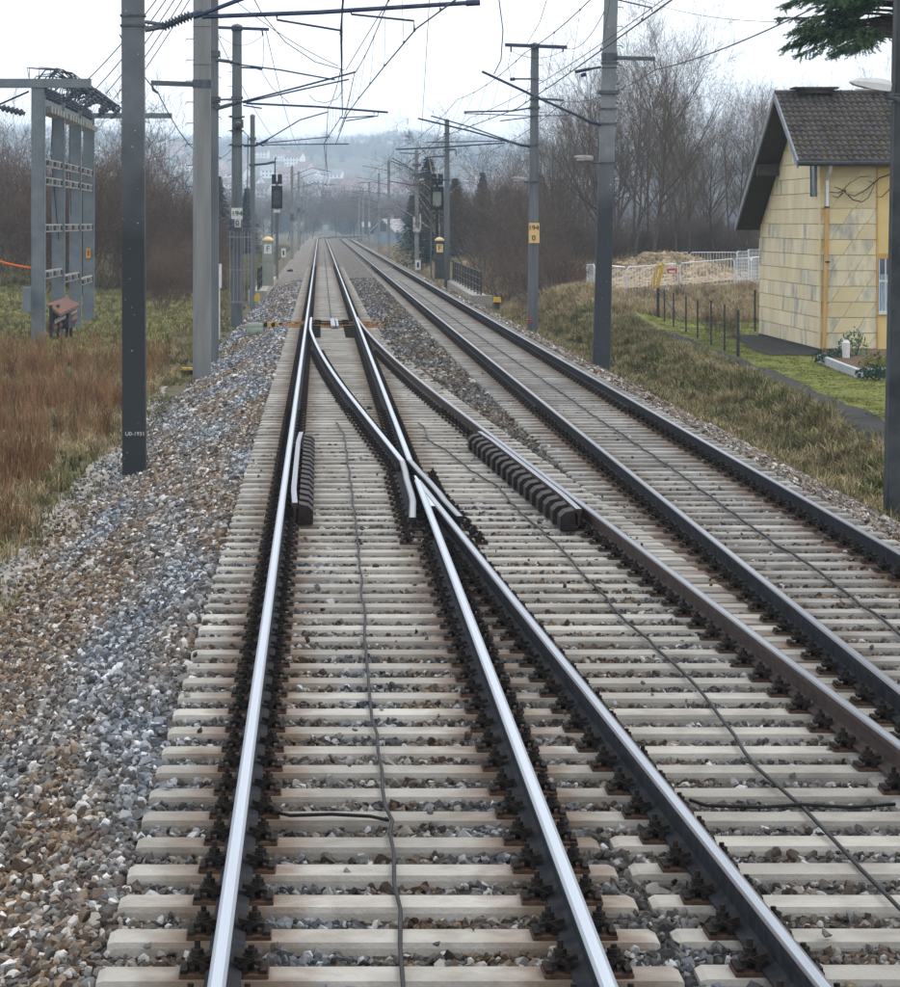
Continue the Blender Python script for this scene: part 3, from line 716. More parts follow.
# ------------------------------------------------------------------ overhead line masts
def insulator(T, p, q, r=.07, ribs=9, mat='insulator'):
    pr = [(0, r * .45)]
    for i in range(ribs):
        t = .08 + .84 * i / ribs; w = .84 / ribs
        pr += [(t, r * .5), (t + w * .35, r), (t + w * .6, r), (t + w * .95, r * .5)]
    pr += [(1, r * .45)]
    mb = MB(); mb.lathe(p, q, pr, 10); return mb.build('insulator', mat, T)
def mast(label, px, d, w, dep, top_y=None, top=None, mat='mast_mid', base_py=None, lean=0.0, taper=.8, pegs=None, cap=True, group=None, bands=()):
    x = (px - CX) * d / F; zb = CH - (base_py - CY) * d / F if base_py else float(bz(x, d))
    zt = top if top else CH - (top_y - CY) * d / F
    zb0 = min(zb, g1(x, d)) - .15
    T = thing('catenary_mast', label, 'mast', (x, d, zb0), group)
    mb = MB(); n = 7; c = .018; v = []
    for i in range(n):
        t = i / (n - 1); k = 1 + (taper - 1) * t; a, b = w / 2 * k, dep / 2 * k; z = zb0 + (zt - zb0) * t; xo = x + lean * t
        v += [(xo - a + c, d - b, z), (xo + a - c, d - b, z), (xo + a, d - b + c, z), (xo + a, d + b - c, z), (xo + a - c, d + b, z), (xo - a + c, d + b, z), (xo - a, d + b - c, z), (xo - a, d - b + c, z)]
    f = [(i * 8 + k, i * 8 + (k + 1) % 8, (i + 1) * 8 + (k + 1) % 8, (i + 1) * 8 + k) for i in range(n - 1) for k in range(8)]
    f += [tuple(range(7, -1, -1)), tuple((n - 1) * 8 + k for k in range(8))]
    mb.add(v, f); mb.build('shaft', mat, T)
    if cap:
        mb = MB(); mb.lathe((x + lean, d, zt), (x + lean, d, zt + .12), [(0, w * taper * .62), (.5, w * taper * .55), (1, .04)], 8); mb.build('cap', mat, T)
    if pegs:
        s, z0, z1, st, ln = pegs; z = z0
        while z < min(z1, zt - .3):
            k = 1 + (taper - 1) * (z - zb0) / (zt - zb0); xe = x + lean * (z - zb0) / (zt - zb0) + s * w / 2 * k
            mb = MB(); mb.path([(xe - s * .02, d, z), (xe + s * ln, d, z), (xe + s * (ln + .02), d, z - .06)], .012, 5); mb.build('climbing_peg', 'bracket', T)
            z += st
    for (py, h, e) in bands:
        z = CH - (py - CY) * d / F; k = 1 + (taper - 1) * (z - zb0) / (zt - zb0); xc = x + lean * (z - zb0) / (zt - zb0)
        mb = MB(); mb.box((xc, d, z), (w * k + e, dep * k + e, h)); mb.build('clamp_band', 'bracket', T)
    return T
def arm(T, d, pts, r=.03, mat='arm_steel', name='cantilever_tube', n=7):
    mb = MB(); mb.path([P(a, b, d) for a, b in pts], r, n); return mb.build(name, mat, T)
def beam(T, d, a, b, h=.12, mat='bracket', name='crossbeam'):
    p, q = P(a[0], a[1], d), P(b[0], b[1], d); mb = MB(); L = (q - p); an = math.atan2(L.z, L.x)
    mb.box((p + q) / 2, (L.length, .12, h), M=Matrix.Rotation(-an, 3, 'Y')); return mb.build(name, mat, T)
def ins(T, d, a, b, r=.07, ribs=9): return insulator(T, P(a[0], a[1], d), P(b[0], b[1], d), r, ribs)
def plate(T, d, x0, x1, y0, y1, mat, name='sign_plate', t=.012, fy=0):
    p, q = P(x0, y0, d), P(x1, y1, d); mb = MB(); mb.bx(p.x, q.x, d - fy - t, d - fy, q.z, p.z); return mb.build(name, mat, T)

# left side
L1 = mast('dark grey mast standing in ballast, nearest on the left side', 134.5, 41, .352, .3, top=9.6, mat='mast_darker_below', base_py=480, taper=.95, lean=-.03, bands=((16, .03, .04), (26, .03, .04)))
d = 40.8
arm(L1, d, [(145, 30), (160, 27)], .045, 'bracket', 'insulator_fork'); arm(L1, d, [(145, 22), (164, 25)], .03, 'bracket', 'insulator_fork')
ins(L1, d, (160, 28), (194, 14), .082, 9)
arm(L1, d, [(193, 16), (203, 13)], .06, 'arm_steel', 'clamp')
arm(L1, d, [(202, 17), (320, 12.5), (478, 2.5)], .036); arm(L1, d, [(200, 15), (250, -4), (330, -32)], .034)
arm(L1, d, [(466, 3.5), (480, 2.6)], .05, name='clamp')
arm(L1, d, [(277, 16), (277, 20), (340, 30.5), (340.5, 35)], .017, name='steady_arm'); arm(L1, d, [(351, 12), (351.5, 14.5), (414, 21), (414.3, 32)], .017, name='steady_arm')
lettering('U0-1931', .085, P(135, 434, 40.83) , L1, 'white_plate')
L2 = mast('tall light grey mast with bracket arm pointing left and climbing pegs', 202, 66.5, .44, .22, top=10.5, mat='mast_grey', base_py=377, taper=.96, pegs=(-1, 1.2, 9.5, .52, .17), bands=((84, .2, .03), (27, .02, .012), (65, .02, .012)))
beam(L2, 66.5, (151, 83), (194, 84.5), .12)
arm(L2, 66.5, [(152.5, 86), (153, 90), (158, 93)], .03, 'bracket', 'wire_clamp')
L3 = mast('narrow grey mast directly behind and right of the pegged mast', 214, 74, .26, .3, top=11.0, mat='mast_mid', base_py=363, taper=.9, pegs=(1, 2.5, 9.5, .55, .05), bands=((54, .16, .1), (100, .16, .1), (106, .1, .08)))
d = 73.8
arm(L3, d, [(216, 60), (228, 61.5)], .05, 'bracket', 'insulator_fork'); ins(L3, d, (226, 61), (241, 64.5), .06, 7)
arm(L3, d, [(241, 65), (280, 70), (335, 80)], .022); arm(L3, d, [(241, 67.5), (260, 68.5)], .026); arm(L3, d, [(258, 68), (262, 69)], .05, name='clamp')
arm(L3, d, [(216, 109), (230, 105)], .055, 'bracket', 'insulator_fork'); ins(L3, d, (228, 105.5), (242, 101.5), .065, 7)
arm(L3, d, [(242, 102), (300, 87), (356, 72)], .026); arm(L3, d, [(243, 103), (300, 90), (349, 79.5)], .022)
arm(L3, d, [(246, 103.5), (320, 107), (388, 112.5)], .03); arm(L3, d, [(374, 112), (374, 116), (341, 118)], .016, name='steady_arm'); arm(L3, d, [(378, 112), (378, 116), (346, 121)], .016, name='steady_arm')
arm(L3, d, [(243, 105.5), (262, 108.5)], .02); arm(L3, d, [(216, 100), (230, 99.5), (241, 99)], .03, 'bracket')
L4 = mast('mast with kilometre sign 194 and top crossbeam, behind a barred guard', 237, 101, .44, .3, top_y=27, mat='mast_mid', base_py=312, taper=.78, pegs=(-1, 2.5, 9.6, .55, .13), bands=((29, .16, .06), (98, .1, .08), (117, .05, .2), (131, .05, .14), (145, .07, .18)))
d = 100.8
beam(L4, d, (214, 27.5), (269, 29.5), .11, 'arm_steel'); arm(L4, d, [(262, 30), (263, 36)], .03, name='wire_clamp')
mb = MB(); mb.box(P(238, 124, 100.7), (.4, .3, .3)); mb.lathe(P(238, 124, 100.6), P(238, 124, 100.3), [(0, .09), (.7, .11), (1, .06)], 10); mb.build('tension_gear', 'bracket', L4)
arm(L4, d, [(244, 146), (256, 145.5), (268, 140)], .05, name='cantilever_tube'); arm(L4, d, [(262, 143), (300, 120), (328, 112)], .024); arm(L4, d, [(262, 143.5), (330, 137)], .02); arm(L4, d, [(264, 145), (349, 144)], .022)
arm(L4, d, [(244, 132), (248, 136), (247, 226)], .02, 'bracket', 'tension_rod')
plate(L4, 100.75, 231.5, 242.5, 208, 219.3, 'white_plate', fy=.05); plate(L4, 100.75, 234, 241, 219.6, 227.5, 'white_plate', fy=.05)
lettering('194', .28, P(237, 213.7, 100.67), L4); lettering('0', .3, P(237.5, 223.3, 100.67), L4)
g = thing('mast_guard', 'barred steel guard with hanging tension weights around base of 194 mast', 'guard', (P(240, 300, 100.2).x, 100.2, g1(-3.1, 100)))
for i in range(7):
    x = 230 + i * 3.6; mb = MB(); mb.tube(P(x, 232 if i < 6 else 240, 100.2), P(x, 304, 100.2), .016, 5); mb.build('bar', 'mast_grey', g)
for y in (237, 270, 302):
    mb = MB(); mb.box((P(229, y, 100.2) + P(252, y, 100.2)) / 2, (.86, .03, .05)); mb.build('rail_bar', 'mast_grey', g)
for (x, y0, y1) in ((231.5, 219, 250), (248, 221, 254)):
    for j in range(5):
        ya, yb = y0 + (y1 - y0) * j / 5, y0 + (y1 - y0) * (j + .86) / 5
        mb = MB(); mb.lathe(P(x, ya, 100.5), P(x, yb, 100.5), [(0, .11), (.1, .125), (.9, .125), (1, .11)], 10); mb.build('tension_weight', 'insulator', g)
L5 = mast('thin dark grey mast just right of the 194 mast', 252.6, 118, .23, .23, top_y=117, mat='mast_mid', taper=.9, bands=((139, .12, .1), (165, .1, .1)))
arm(L5, 118, [(253, 165), (266, 164), (274, 162)], .05); arm(L5, 118, [(256, 143), (264, 146)], .04)
# far left masts
FL = [(292, 280, 167, 'first of the small far left masts, beyond the left signal'), (298.7, 366, 172, 'second small far left mast in the haze'),
      (303.7, 470, 182, 'third small far left mast in the haze, near the vanishing tracks'), (307, 552, 189, 'farthest tiny left mast where the tracks vanish')]
for px, d, ty, lab in FL:
    T = mast(lab, px, d, .34, .3, top_y=ty, mat='mast_far', taper=.8, group='far overhead masts')
    s = 280 / d
    arm(T, d, [(px, ty + 9 * s), (px + 20 * s, ty + 1 * s), (px + 40 * s, ty + 5 * s)], .03); arm(T, d, [(px, ty + 22 * s), (px + 22 * s, ty + 16 * s), (px + 44 * s, ty + 18 * s)], .03)
    mb = MB(); mb.box(P(px, ty + 50 * s, d - .25), (.4, .2, .7)); mb.build('tension_gear', 'bracket', T)

# right side
R1 = mast('dark mast cut by the right picture edge, with street lamp', 894.5, 36, .27, .28, top=9.5, mat='mast_dark', base_py=501, taper=.9, lean=.2, bands=((100, .06, .05), (95, .03, .05)))
R2 = mast('tall grey mast beside the grass bank with bracket arm pointing right and lamp', 600.5, 70, .445, .3, top=10.5, mat='mast_darker_below_pale', base_py=362, taper=.72, lean=.32, pegs=(1, 3.0, 9.5, .50, .14), bands=((57, .2, .04), (63, .05, .06), (68, .03, .03), (92.5, .09, .16), (109, .05, .06), (124, .05, .05), (163, .04, .06)))
d = 69.8
beam(R2, d, (617, 58), (655, 59), .1); arm(R2, d, [(654, 60), (655, 70)], .02, 'bracket', 'wire_clamp')
arm(R2, d, [(601, 67), (588, 69.5)], .03); arm(R2, d, [(590, 69), (575, 72)], .045); arm(R2, d, [(581, 76), (586, 74)], .05, name='clamp')
arm(R2, d, [(601, 124.5), (590, 122)], .05); ins(R2, d, (592, 122.5), (576, 115), .06, 7); arm(R2, d, [(577, 115.5), (530, 94), (482, 71.5)], .034)
arm(R2, d, [(618, 0), (652, 8), (652, 12)], .02, name='steady_arm')
R3 = mast('slender grey mast with yellow sign 194 0 and T shaped top beam', 532.6, 94, .36, .26, top_y=46, mat='mast_mid', base_py=321, taper=.72, lean=.08, pegs=(1, 4.0, 8.8, .55, .13), bands=((46, .14, .06), (79, .03, .05), (99, .08, .06), (108, .1, .08), (145, .06, .06), (182, .05, .06)))
d = 93.8
beam(R3, d, (505, 45), (567, 47.5), .12, 'arm_steel')
for a in (511, 563): arm(R3, d, [(a, 47), (a, 52)], .03, name='wire_clamp')
arm(R3, d, [(531, 79), (512, 79)], .03); arm(R3, d, [(515, 79), (510, 79.5)], .06, name='clamp')
beam(R3, d, (535, 98.5), (564, 100.5), .07)
arm(R3, d, [(531, 108), (512, 111), (464, 112)], .03); arm(R3, d, [(533, 117), (500, 121)], .02, name='steady_arm'); arm(R3, d, [(464, 113.5), (530, 116), (570, 115.5)], .018)
arm(R3, d, [(530, 146.5), (520, 145)], .05); ins(R3, d, (522, 145.5), (509, 141.5), .06, 6)
arm(R3, d, [(509, 142), (470, 131), (418, 118.5)], .03); arm(R3, d, [(509, 141), (470, 127), (431, 116)], .024); arm(R3, d, [(505, 143), (440, 147.5), (396, 149.5)], .026); arm(R3, d, [(505, 141), (426, 142.5)], .018)
plate(R3, 93.8, 528.5, 539, 223, 243, 'sign_yellow', fy=.17); lettering('194', .25, P(533.7, 228, 93.6), R3); lettering('0', .28, P(533.7, 238.3, 93.6), R3)
mb = MB(); mb.box((P(529, 320.5, 93.6)), (.2, .2, .06)); mb.build('base_marker', 'red_plastic', R3)
R4 = mast('grey mast beside the right signal box with small arms', 447, 157, .34, .3, top_y=121, mat='mast_mid', base_py=279, taper=.78, bands=((134, .1, .1), (150, .1, .15), (180, .1, .1)))
arm(R4, 157, [(447, 156), (425, 157.5)], .04); arm(R4, 157, [(447, 180), (436, 179), (420, 173)], .05); beam(R4, 157, (447, 149), (456, 150), .1); arm(R4, 157, [(456, 150), (456, 156)], .03, name='wire_clamp')
R5 = mast('thin mast with white plates halfway up, left of the right signal', 416.7, 205, .33, .3, top_y=151, mat='mast_far', base_py=269, taper=.78, bands=((165, .2, .4), (175, .2, .5), (185, .2, .3)))
arm(R5, 205, [(416, 174), (405, 165), (392, 158)], .04); arm(R5, 205, [(416, 186), (400, 183), (388, 181)], .04); arm(R5, 205, [(416, 171), (401, 165), (391, 161)], .03)
beam(R5, 205, (400, 153), (421, 154), .08)
for (a, b, y0, y1) in ((413, 415, 217, 232), (419.5, 421, 214, 230), (414, 420, 228, 232)): plate(R5, 205, a, b, y0, y1, 'white_plate', fy=.25)
FR = [(388.8, 290, 162, 'first small far right mast, beyond the mast with white plates'), (379, 340, 174, 'second small far right mast in the haze'),
      (369.3, 408, 183, 'third small far right mast carrying a white plate'), (363, 472, 189, 'fourth tiny far right mast in the haze'), (359, 545, 195, 'farthest tiny right mast where the tracks vanish')]
for px, d, ty, lab in FR:
    T = mast(lab, px, d, .34, .3, top_y=ty, mat='mast_far', taper=.8, group='far overhead masts')
    s = 290 / d
    arm(T, d, [(px, ty + 9 * s), (px - 14 * s, ty + 6 * s), (px - 26 * s, ty + 4 * s)], .03); arm(T, d, [(px, ty + 23 * s), (px - 16 * s, ty + 20 * s), (px - 30 * s, ty + 21 * s)], .03)
    arm(T, d, [(px, ty + 34 * s), (px - 12 * s, ty + 30 * s)], .03)
    if abs(px - 369.3) < 1 or abs(px - 363) < 1: plate(T, d, px - 1.2, px + 1.2, 222, 227, 'white_plate', fy=.25)
# lamps on masts
def lamp(label, d, arm_pts, head, group):
    p = P(*head[0], d); q = P(*head[1], d)
    T = thing('street_lamp', label, 'lamp', tuple(P(*arm_pts[0], d)), group)
    mb = MB(); mb.path([P(a, b, d) for a, b in arm_pts], .03, 6); mb.build('arm', 'bracket', T)
    L = (q - p); h = head[2]; a = math.atan2(L.z, L.x); M_ = Matrix.Rotation(-a, 3, 'Y')
    v = []
    for t, hh, ww in ((0, .15, .55), (.12, .55, .85), (.6, 1, 1), (.92, .95, .9), (1, .7, .7)):
        c = p + L * t
        for (sy, sz) in ((-1, -.35), (1, -.35), (1, .2), (.6, .6), (-.6, .6), (-1, .2)):
            v.append(c + M_ @ Vector((0, sy * h * .75 * ww, sz * h * hh)))
    n = 6
    f = [(i * n + k, i * n + (k + 1) % n, (i + 1) * n + (k + 1) % n, (i + 1) * n + k) for i in range(4) for k in range(n)] + [tuple(range(5, -1, -1)), tuple(24 + k for k in range(6))]
    mb = MB(); mb.add(v, f); mb.build('lamp_head', 'white_plate' if d < 60 else 'insulator_pale', T)
    lo = p.lerp(q, .5) - Vector((0, 0, h * .36)); mb = MB(); mb.box(lo, (L.length * .7, h * .9, .02)); mb.build('lens', 'galv', T)
lamp('large pale street lamp head above the house roof at right edge', 35.8, [(898, 99), (887, 97.5), (886, 90)], ((850, 82), (890, 88), .17), 'lamps on masts')
lamp('pale lamp head on short arm of the tall grey mast', 69.7, [(600, 163), (590, 162.5), (590, 158)], ((574, 157), (593, 159), .14), 'lamps on masts')
lamp('small pale lamp head above the yellow 194 0 sign', 93.7, [(531, 182), (524, 182), (524, 180)], ((511, 178), (527, 180), .14), 'lamps on masts')

# ------------------------------------------------------------------ overhead wires
def sag(a, b, s, n=10):
    a, b = Vector(a), Vector(b); return [a.lerp(b, i / n) - Vector((0, 0, s * 4 * (i / n) * (1 - i / n))) for i in range(n + 1)]
def wires(label, contact, mess, zc=5.86):
    """contact wire over supports (x, d), messenger above (x, z, d) sagging between the same supports"""
    T = thing('overhead_line', label, 'overhead wire', (contact[0][0], contact[0][1], zc))
    mb = MB(); mb.path([(x, d, zc) for x, d in contact], .013, 5); mb.build('contact_wire', 'wire', T)
    pts = []
    for i in range(len(mess) - 1):
        (x0, z0, d0), (x1, z1, d1) = mess[i], mess[i + 1]
        seg = sag((x0, d0, z0), (x1, d1, z1), .35 * min(1, (d1 - d0) / 50), 10); pts += seg if i == 0 else seg[1:]
    mb = MB(); mb.path(pts, .011, 5); mb.build('messenger_wire', 'wire', T)
    cd = [c[1] for c in contact]; cxs = [c[0] for c in contact]
    for p in pts[1::2]:
        if p.y > 230 or p.y < cd[0] or p.y > cd[-1]: continue
        xc = float(np.interp(p.y, cd, cxs)); mb = MB()
        mb.path([p, Vector(((p.x + xc) / 2 + .01, p.y, (p.z + zc) / 2)), (xc, p.y, zc)], .0055, 4)
        mb.box((xc, p.y, zc + .02), (.03, .05, .04)); mb.box(p, (.03, .05, .04)); mb.build('dropper', 'wire', T)
wires('contact wire, messenger and droppers hanging over the leftmost track', [(.25, 4), (.32, 41), (.62, 74), (.15, 101), (.55, 180), (.2, 280), (.5, 366), (.3, 470), (.45, 550)],
      [(.3, 7.2, 4), (.35, 7.2, 41), (.6, 7.2, 74), (.3, 7.2, 101), (.4, 7.2, 180), (.35, 7.2, 280), (.4, 7.2, 366), (.36, 7.2, 470), (.4, 7.2, 550)])
wires('slanting contact wire and droppers over the diverging branch track', [(3.1, 6), (1.8, 35.5), (1.46, 41), (1.2, 51.5), (.91, 64.6), (.74, 74), (.6, 101)],
      [(3.0, 7.3, 6), (1.35, 7.2, 41), (.95, 7.0, 74), (.7, 6.3, 101)])
wires('contact wire, messenger and droppers hanging over the rightmost track', [(4.3, 5), (4.65, 36), (4.95, 55.5), (5.1, 69.8), (4.2, 94), (4.5, 157), (4.3, 205), (4.5, 290), (4.3, 340), (4.45, 408), (4.35, 472), (4.4, 545)],
      [(4.4, 7.3, 5), (4.9, 7.35, 36), (5.3, 7.3, 69.8), (4.8, 7.2, 94), (4.4, 7.2, 157), (4.4, 7.2, 205), (4.4, 7.2, 290), (4.4, 7.2, 340), (4.4, 7.2, 408), (4.4, 7.2, 472), (4.4, 7.2, 545)])
def wire(label, pts, r=.009, group=None, name='overhead_wire', mat='wire'):
    mb = MB(); mb.path(pts, r * 1.3, 5); return solo(mb, name, mat, label, 'wire', tuple(pts[0]), group)
wire('feeder wire held by the right pointing bracket arm, rising to the spruce', sag(P(820, 5, 45), P(655, 70, 69.8), .12) + sag(P(655, 70, 69.8), P(564, 102, 93.8), .25)[1:], .012)
wire('feeder wire running on from the slender 194 0 mast into the distance', sag(P(564, 102, 93.8), P(456, 156, 157), .6) + sag(P(456, 156, 157), P(420, 170, 205), .4)[1:] + sag(P(420, 170, 205), P(392, 182, 290), .5)[1:], .010)
wire('feeder wire hanging below the left pointing bracket arm', sag(P(120, 35, 50), P(158, 93, 66.4), .1) + sag(P(158, 93, 66.4), P(231, 150, 101), .9)[1:], .011)
wire('loose jumper wire drooping from the top left to the track wires', [P(248, -12, 60), P(262, 14, 62), P(285, 42, 64), P(315, 62, 66), P(344, 70, 70)], .009)
wire('thin wire curving down to the middle wires beside the sloping one', [P(395, -8, 52), P(380, 14, 55), P(358, 50, 64), P(346, 70, 72)], .008)
wire('jumper wire bowing down from the top to the long sloping arm', [P(498, -8, 60), P(503, 30, 64), P(501, 60, 68), P(494, 74, 70)], .011)
wire('thin wire falling from the top to the T shaped beam', [P(549, -8, 70), P(540, 22, 80), P(527, 44, 93.6)], .008)
wire('wire sagging from tall grey mast to right end of the T beam', sag(P(604, 12, 69.8), P(566, 48, 93.6), .35), .009)
wire('small wire sagging under the T shaped beam', sag(P(511, 51, 93.7), P(563, 51, 93.7), .25), .007)
wire('short wire hanging from left end of the T beam', [P(511, 52, 93.7), P(508, 66, 93.7), P(511, 78, 93.7)], .007)
wire('small wire sagging under the left top crossbeam', sag(P(216, 32, 100.7), P(263, 35, 100.7), .45), .008)
wire('jumper wire dropping from the left top crossbeam', [P(263, 35, 100.7), P(264, 55, 100), P(262, 72, 98), P(272, 88, 90), P(289, 103, 80)], .009)
wire('thin wire passing behind the spruce at the upper right', sag(P(640, 0, 75), P(780, 22, 62), .15), .006)
wire('jumper loop between the contact wires under the twin arms', [P(309, 95, 74), P(315, 101, 74), P(325, 103, 74), P(337, 99, 74), P(343, 90, 74)], .007)

wire('high wire crossing from the top centre down to the right signal', sag(P(430, -10, 80), P(420, 152, 205), .3), .009)
wire('long thin wire slanting from the top down past the slender sign mast', sag(P(690, -20, 55), P(470, 118, 120), .3) + sag(P(470, 118, 120), P(400, 165, 250), .3)[1:], .009)
wire('wire from the pegged mast top sloping right to the middle wires', sag(P(205, -25, 66), P(338, 66, 74), .2), .008)
wire('wire from the left T crossbeam sloping down into the distance', sag(P(266, 31, 101), P(300, 150, 260), .8), .012)
wire('wire running from the left crossbeam end behind the paired masts', sag(P(214, 29, 101), P(286, 150, 270), .8), .012)

# ------------------------------------------------------------------ switching frame at the left
FX = -8.8
fr = thing('switch_frame', 'grey steel switching frame with four posts and rows of insulators', 'switching frame', (FX, 84, g1(FX, 84)))
fd = [84, 90, 96.5, 103.5]; fpx = [38, 58, 75, 88.5]
fxs = [(p_ - CX) * d_ / F for p_, d_ in zip(fpx, fd)]
for x, d in zip(fxs, fd):
    mb = MB(); mb.bx(x - .2, x + .2, d - .1, d + .1, g1(x, d) - .2, 7.3 if d == 84 else 6.9); mb.bx(x + .202, x + .225, d - .12, d + .12, g1(x, d) - .2, 6.9); mb.build('post', 'frame_steel', fr)
def ffx(d): return float(np.interp(d, fd, fxs))
mb = MB(); mb.bx(-13.5, fxs[0] + 1.65, 83.85, 84.15, 7.1, 7.38); mb.build('crossbeam', 'frame_steel', fr)
mb = MB(); mb.bx(fxs[3], fxs[3] + 3.2, 103.4, 103.6, 6.9, 7.1); mb.build('crossbeam', 'frame_steel', fr)
for i, y in enumerate((104, 165, 182.5, 228, 273)):
    for j in range(3):
        d0, d1 = fd[j] + .3, fd[j + 1] - .25; z = CH - (y - CY) * 88 / F
        if i == 0: z = 6.6
        mb = MB(); x0, x1 = ffx(d0) + .12, ffx(d1) + .12
        M_ = Matrix.Rotation(-math.atan2(x1 - x0, d1 - d0), 3, 'Z')
        mb.box(((x0 + x1) / 2, (d0 + d1) / 2, z - (i == 4) * j * .25), (.1, d1 - d0, .34 if i == 0 else .26), M=M_); rb = mb.build('insulator_rail', 'insulator_pale' if i else 'frame_steel', fr)
        for k in range(5 if i else 6):
            t = (k + .5) / (5 if i else 6); d = d0 + (d1 - d0) * t; x = ffx(d)
            if i: mb = MB(); mb.box((x + .2, d, z - (i == 4) * j * .25), (.12, .25, .16)); mb.build('bolt_plate', 'insulator_pale' if k % 2 else 'bracket', rb)
            else:
                insulator(rb, (x + .1, d, 6.8), (x + .1, d, 7.2), .13, 4)
                mb = MB(); mb.box((x + .12, d, 6.45), (.5, .5, .2)); mb.build('switch_base', 'insulator_pale', rb)
                insulator(rb, (x + .5 + .2 * (k % 3), d, 6.85), (x + 1.0 + .25 * (k % 2), d + .3, 7.3), .075, 5) if k % 2 else None
rs = random.Random(5)
for k in range(54):
    d = rs.uniform(84, 103); x = ffx(d); mb = MB(); h = rs.uniform(.2, .8)
    mb.path([(x - .3, d, 7.15), (x - .1 + rs.uniform(-.4, .4), d, 7.2 + h), (x + .5, d + rs.uniform(-1, 1), 7.25 + h * .8), (x + 1.0 + rs.uniform(-.3, .6), d, 7.1)], .022, 4); mb.build('jumper', 'wire', fr)
for k in range(9):
    d = rs.uniform(85, 103); x = ffx(d) - .15; mb = MB(); mb.path([(x, d, 6.5), (x + rs.uniform(-.1, .1), d, 5.2), (x + rs.uniform(-.2, .2), d, rs.uniform(1.5, 4.3))], .02, 4); mb.build('down_lead', 'wire', fr)
for k in range(3):
    mb = MB(); mb.path([(-13.5, 84.2, 6.9 - k * .25), (-11.8, 84.2, 6.2 + k * .15), (-10.2, 84.2, 6.5), (fxs[0] - .3, 84.2, 7.0)], .03, 5); mb.build('jumper', 'wire', fr)
insulator(fr, (fxs[0] - 1.2, 84, 6.5), (fxs[0] - .4, 84, 6.3), .12, 5)
plate(fr, 103.3, 86, 90.5, 248.5, 258, 'paint_yellow'); plate(fr, 103.3, 87.4, 89.2, 250, 256, 'red_plastic', t=.02)
mb = MB(); p, q = P(23, 287, 83.5), P(30.5, 312, 83.5); mb.bx(p.x, q.x, 83.3, 83.7, q.z, p.z); mb.build('control_box', 'frame_steel', fr)
for i in range(5):
    tgt = P(205 + i * 9, -70 - i * 5, 70); a = Vector((ffx(86 + i * 4) + 1.3, 86 + i * 4, 7.4))
    wire(f'{["first", "second", "third", "fourth", "fifth"][i]} of five parallel wires rising from the switching frame, counted from the left', sag(a, tgt, .25), .013, 'wires rising from the switching frame')
wire('orange rope tied to the first post of the switching frame', sag(P(-20, 255, 84), P(32, 268, 84), .05), .025, mat='orange_plastic')
sh = thing('trackside_shelter', 'small rusty brown roofed cable shelter under the switching frame', 'cable shelter', tuple(P(63, 330, 86.5)))
a, b, c, e = P(47, 304, 86), P(60, 314, 84.6), P(79.5, 304, 88.5), P(66, 297, 90)
mb = MB(); t = Vector((0, 0, -.09)); mb.add([a, b, c, e, a + t, b + t, c + t, e + t], [(0, 1, 2, 3), (7, 6, 5, 4), (0, 4, 5, 1), (1, 5, 6, 2), (2, 6, 7, 3), (3, 7, 4, 0)]); mb.build('roof', 'rust_roof', sh)
mb = MB(); mb.tube(P(50, 329, 85.5), P(74, 318, 88.5), .14, 8); mb.build('cable_drum', 'rust_roof', sh)
mb = MB(); mb.bx(-8.6, -8.05, 86.6, 89.0, -.5, .06); mb.build('body', 'trim_dark', sh)
mb = MB(); mb.add([P(56, 320, 85), P(77, 309, 88.4), P(77, 312, 88.4), P(56, 323.5, 85)] + [q + Vector((-.05, .1, 0)) for q in (P(56, 320, 85), P(77, 309, 88.4), P(77, 312, 88.4), P(56, 323.5, 85))],
                  [(0, 1, 2, 3), (7, 6, 5, 4), (0, 4, 5, 1), (1, 5, 6, 2), (2, 6, 7, 3), (3, 7, 4, 0)]); mb.build('fascia', 'insulator_pale', sh)
for (x, y, d) in ((51, 342, 85.5), (58, 341, 86), (67, 338, 88), (71, 337, 88.4)):
    p = P(x, y, d); mb = MB(); mb.bx(p.x - .05, p.x + .05, d - .05, d + .05, g1(p.x, d) - .1, .3); mb.build('leg', 'trim_dark', sh)

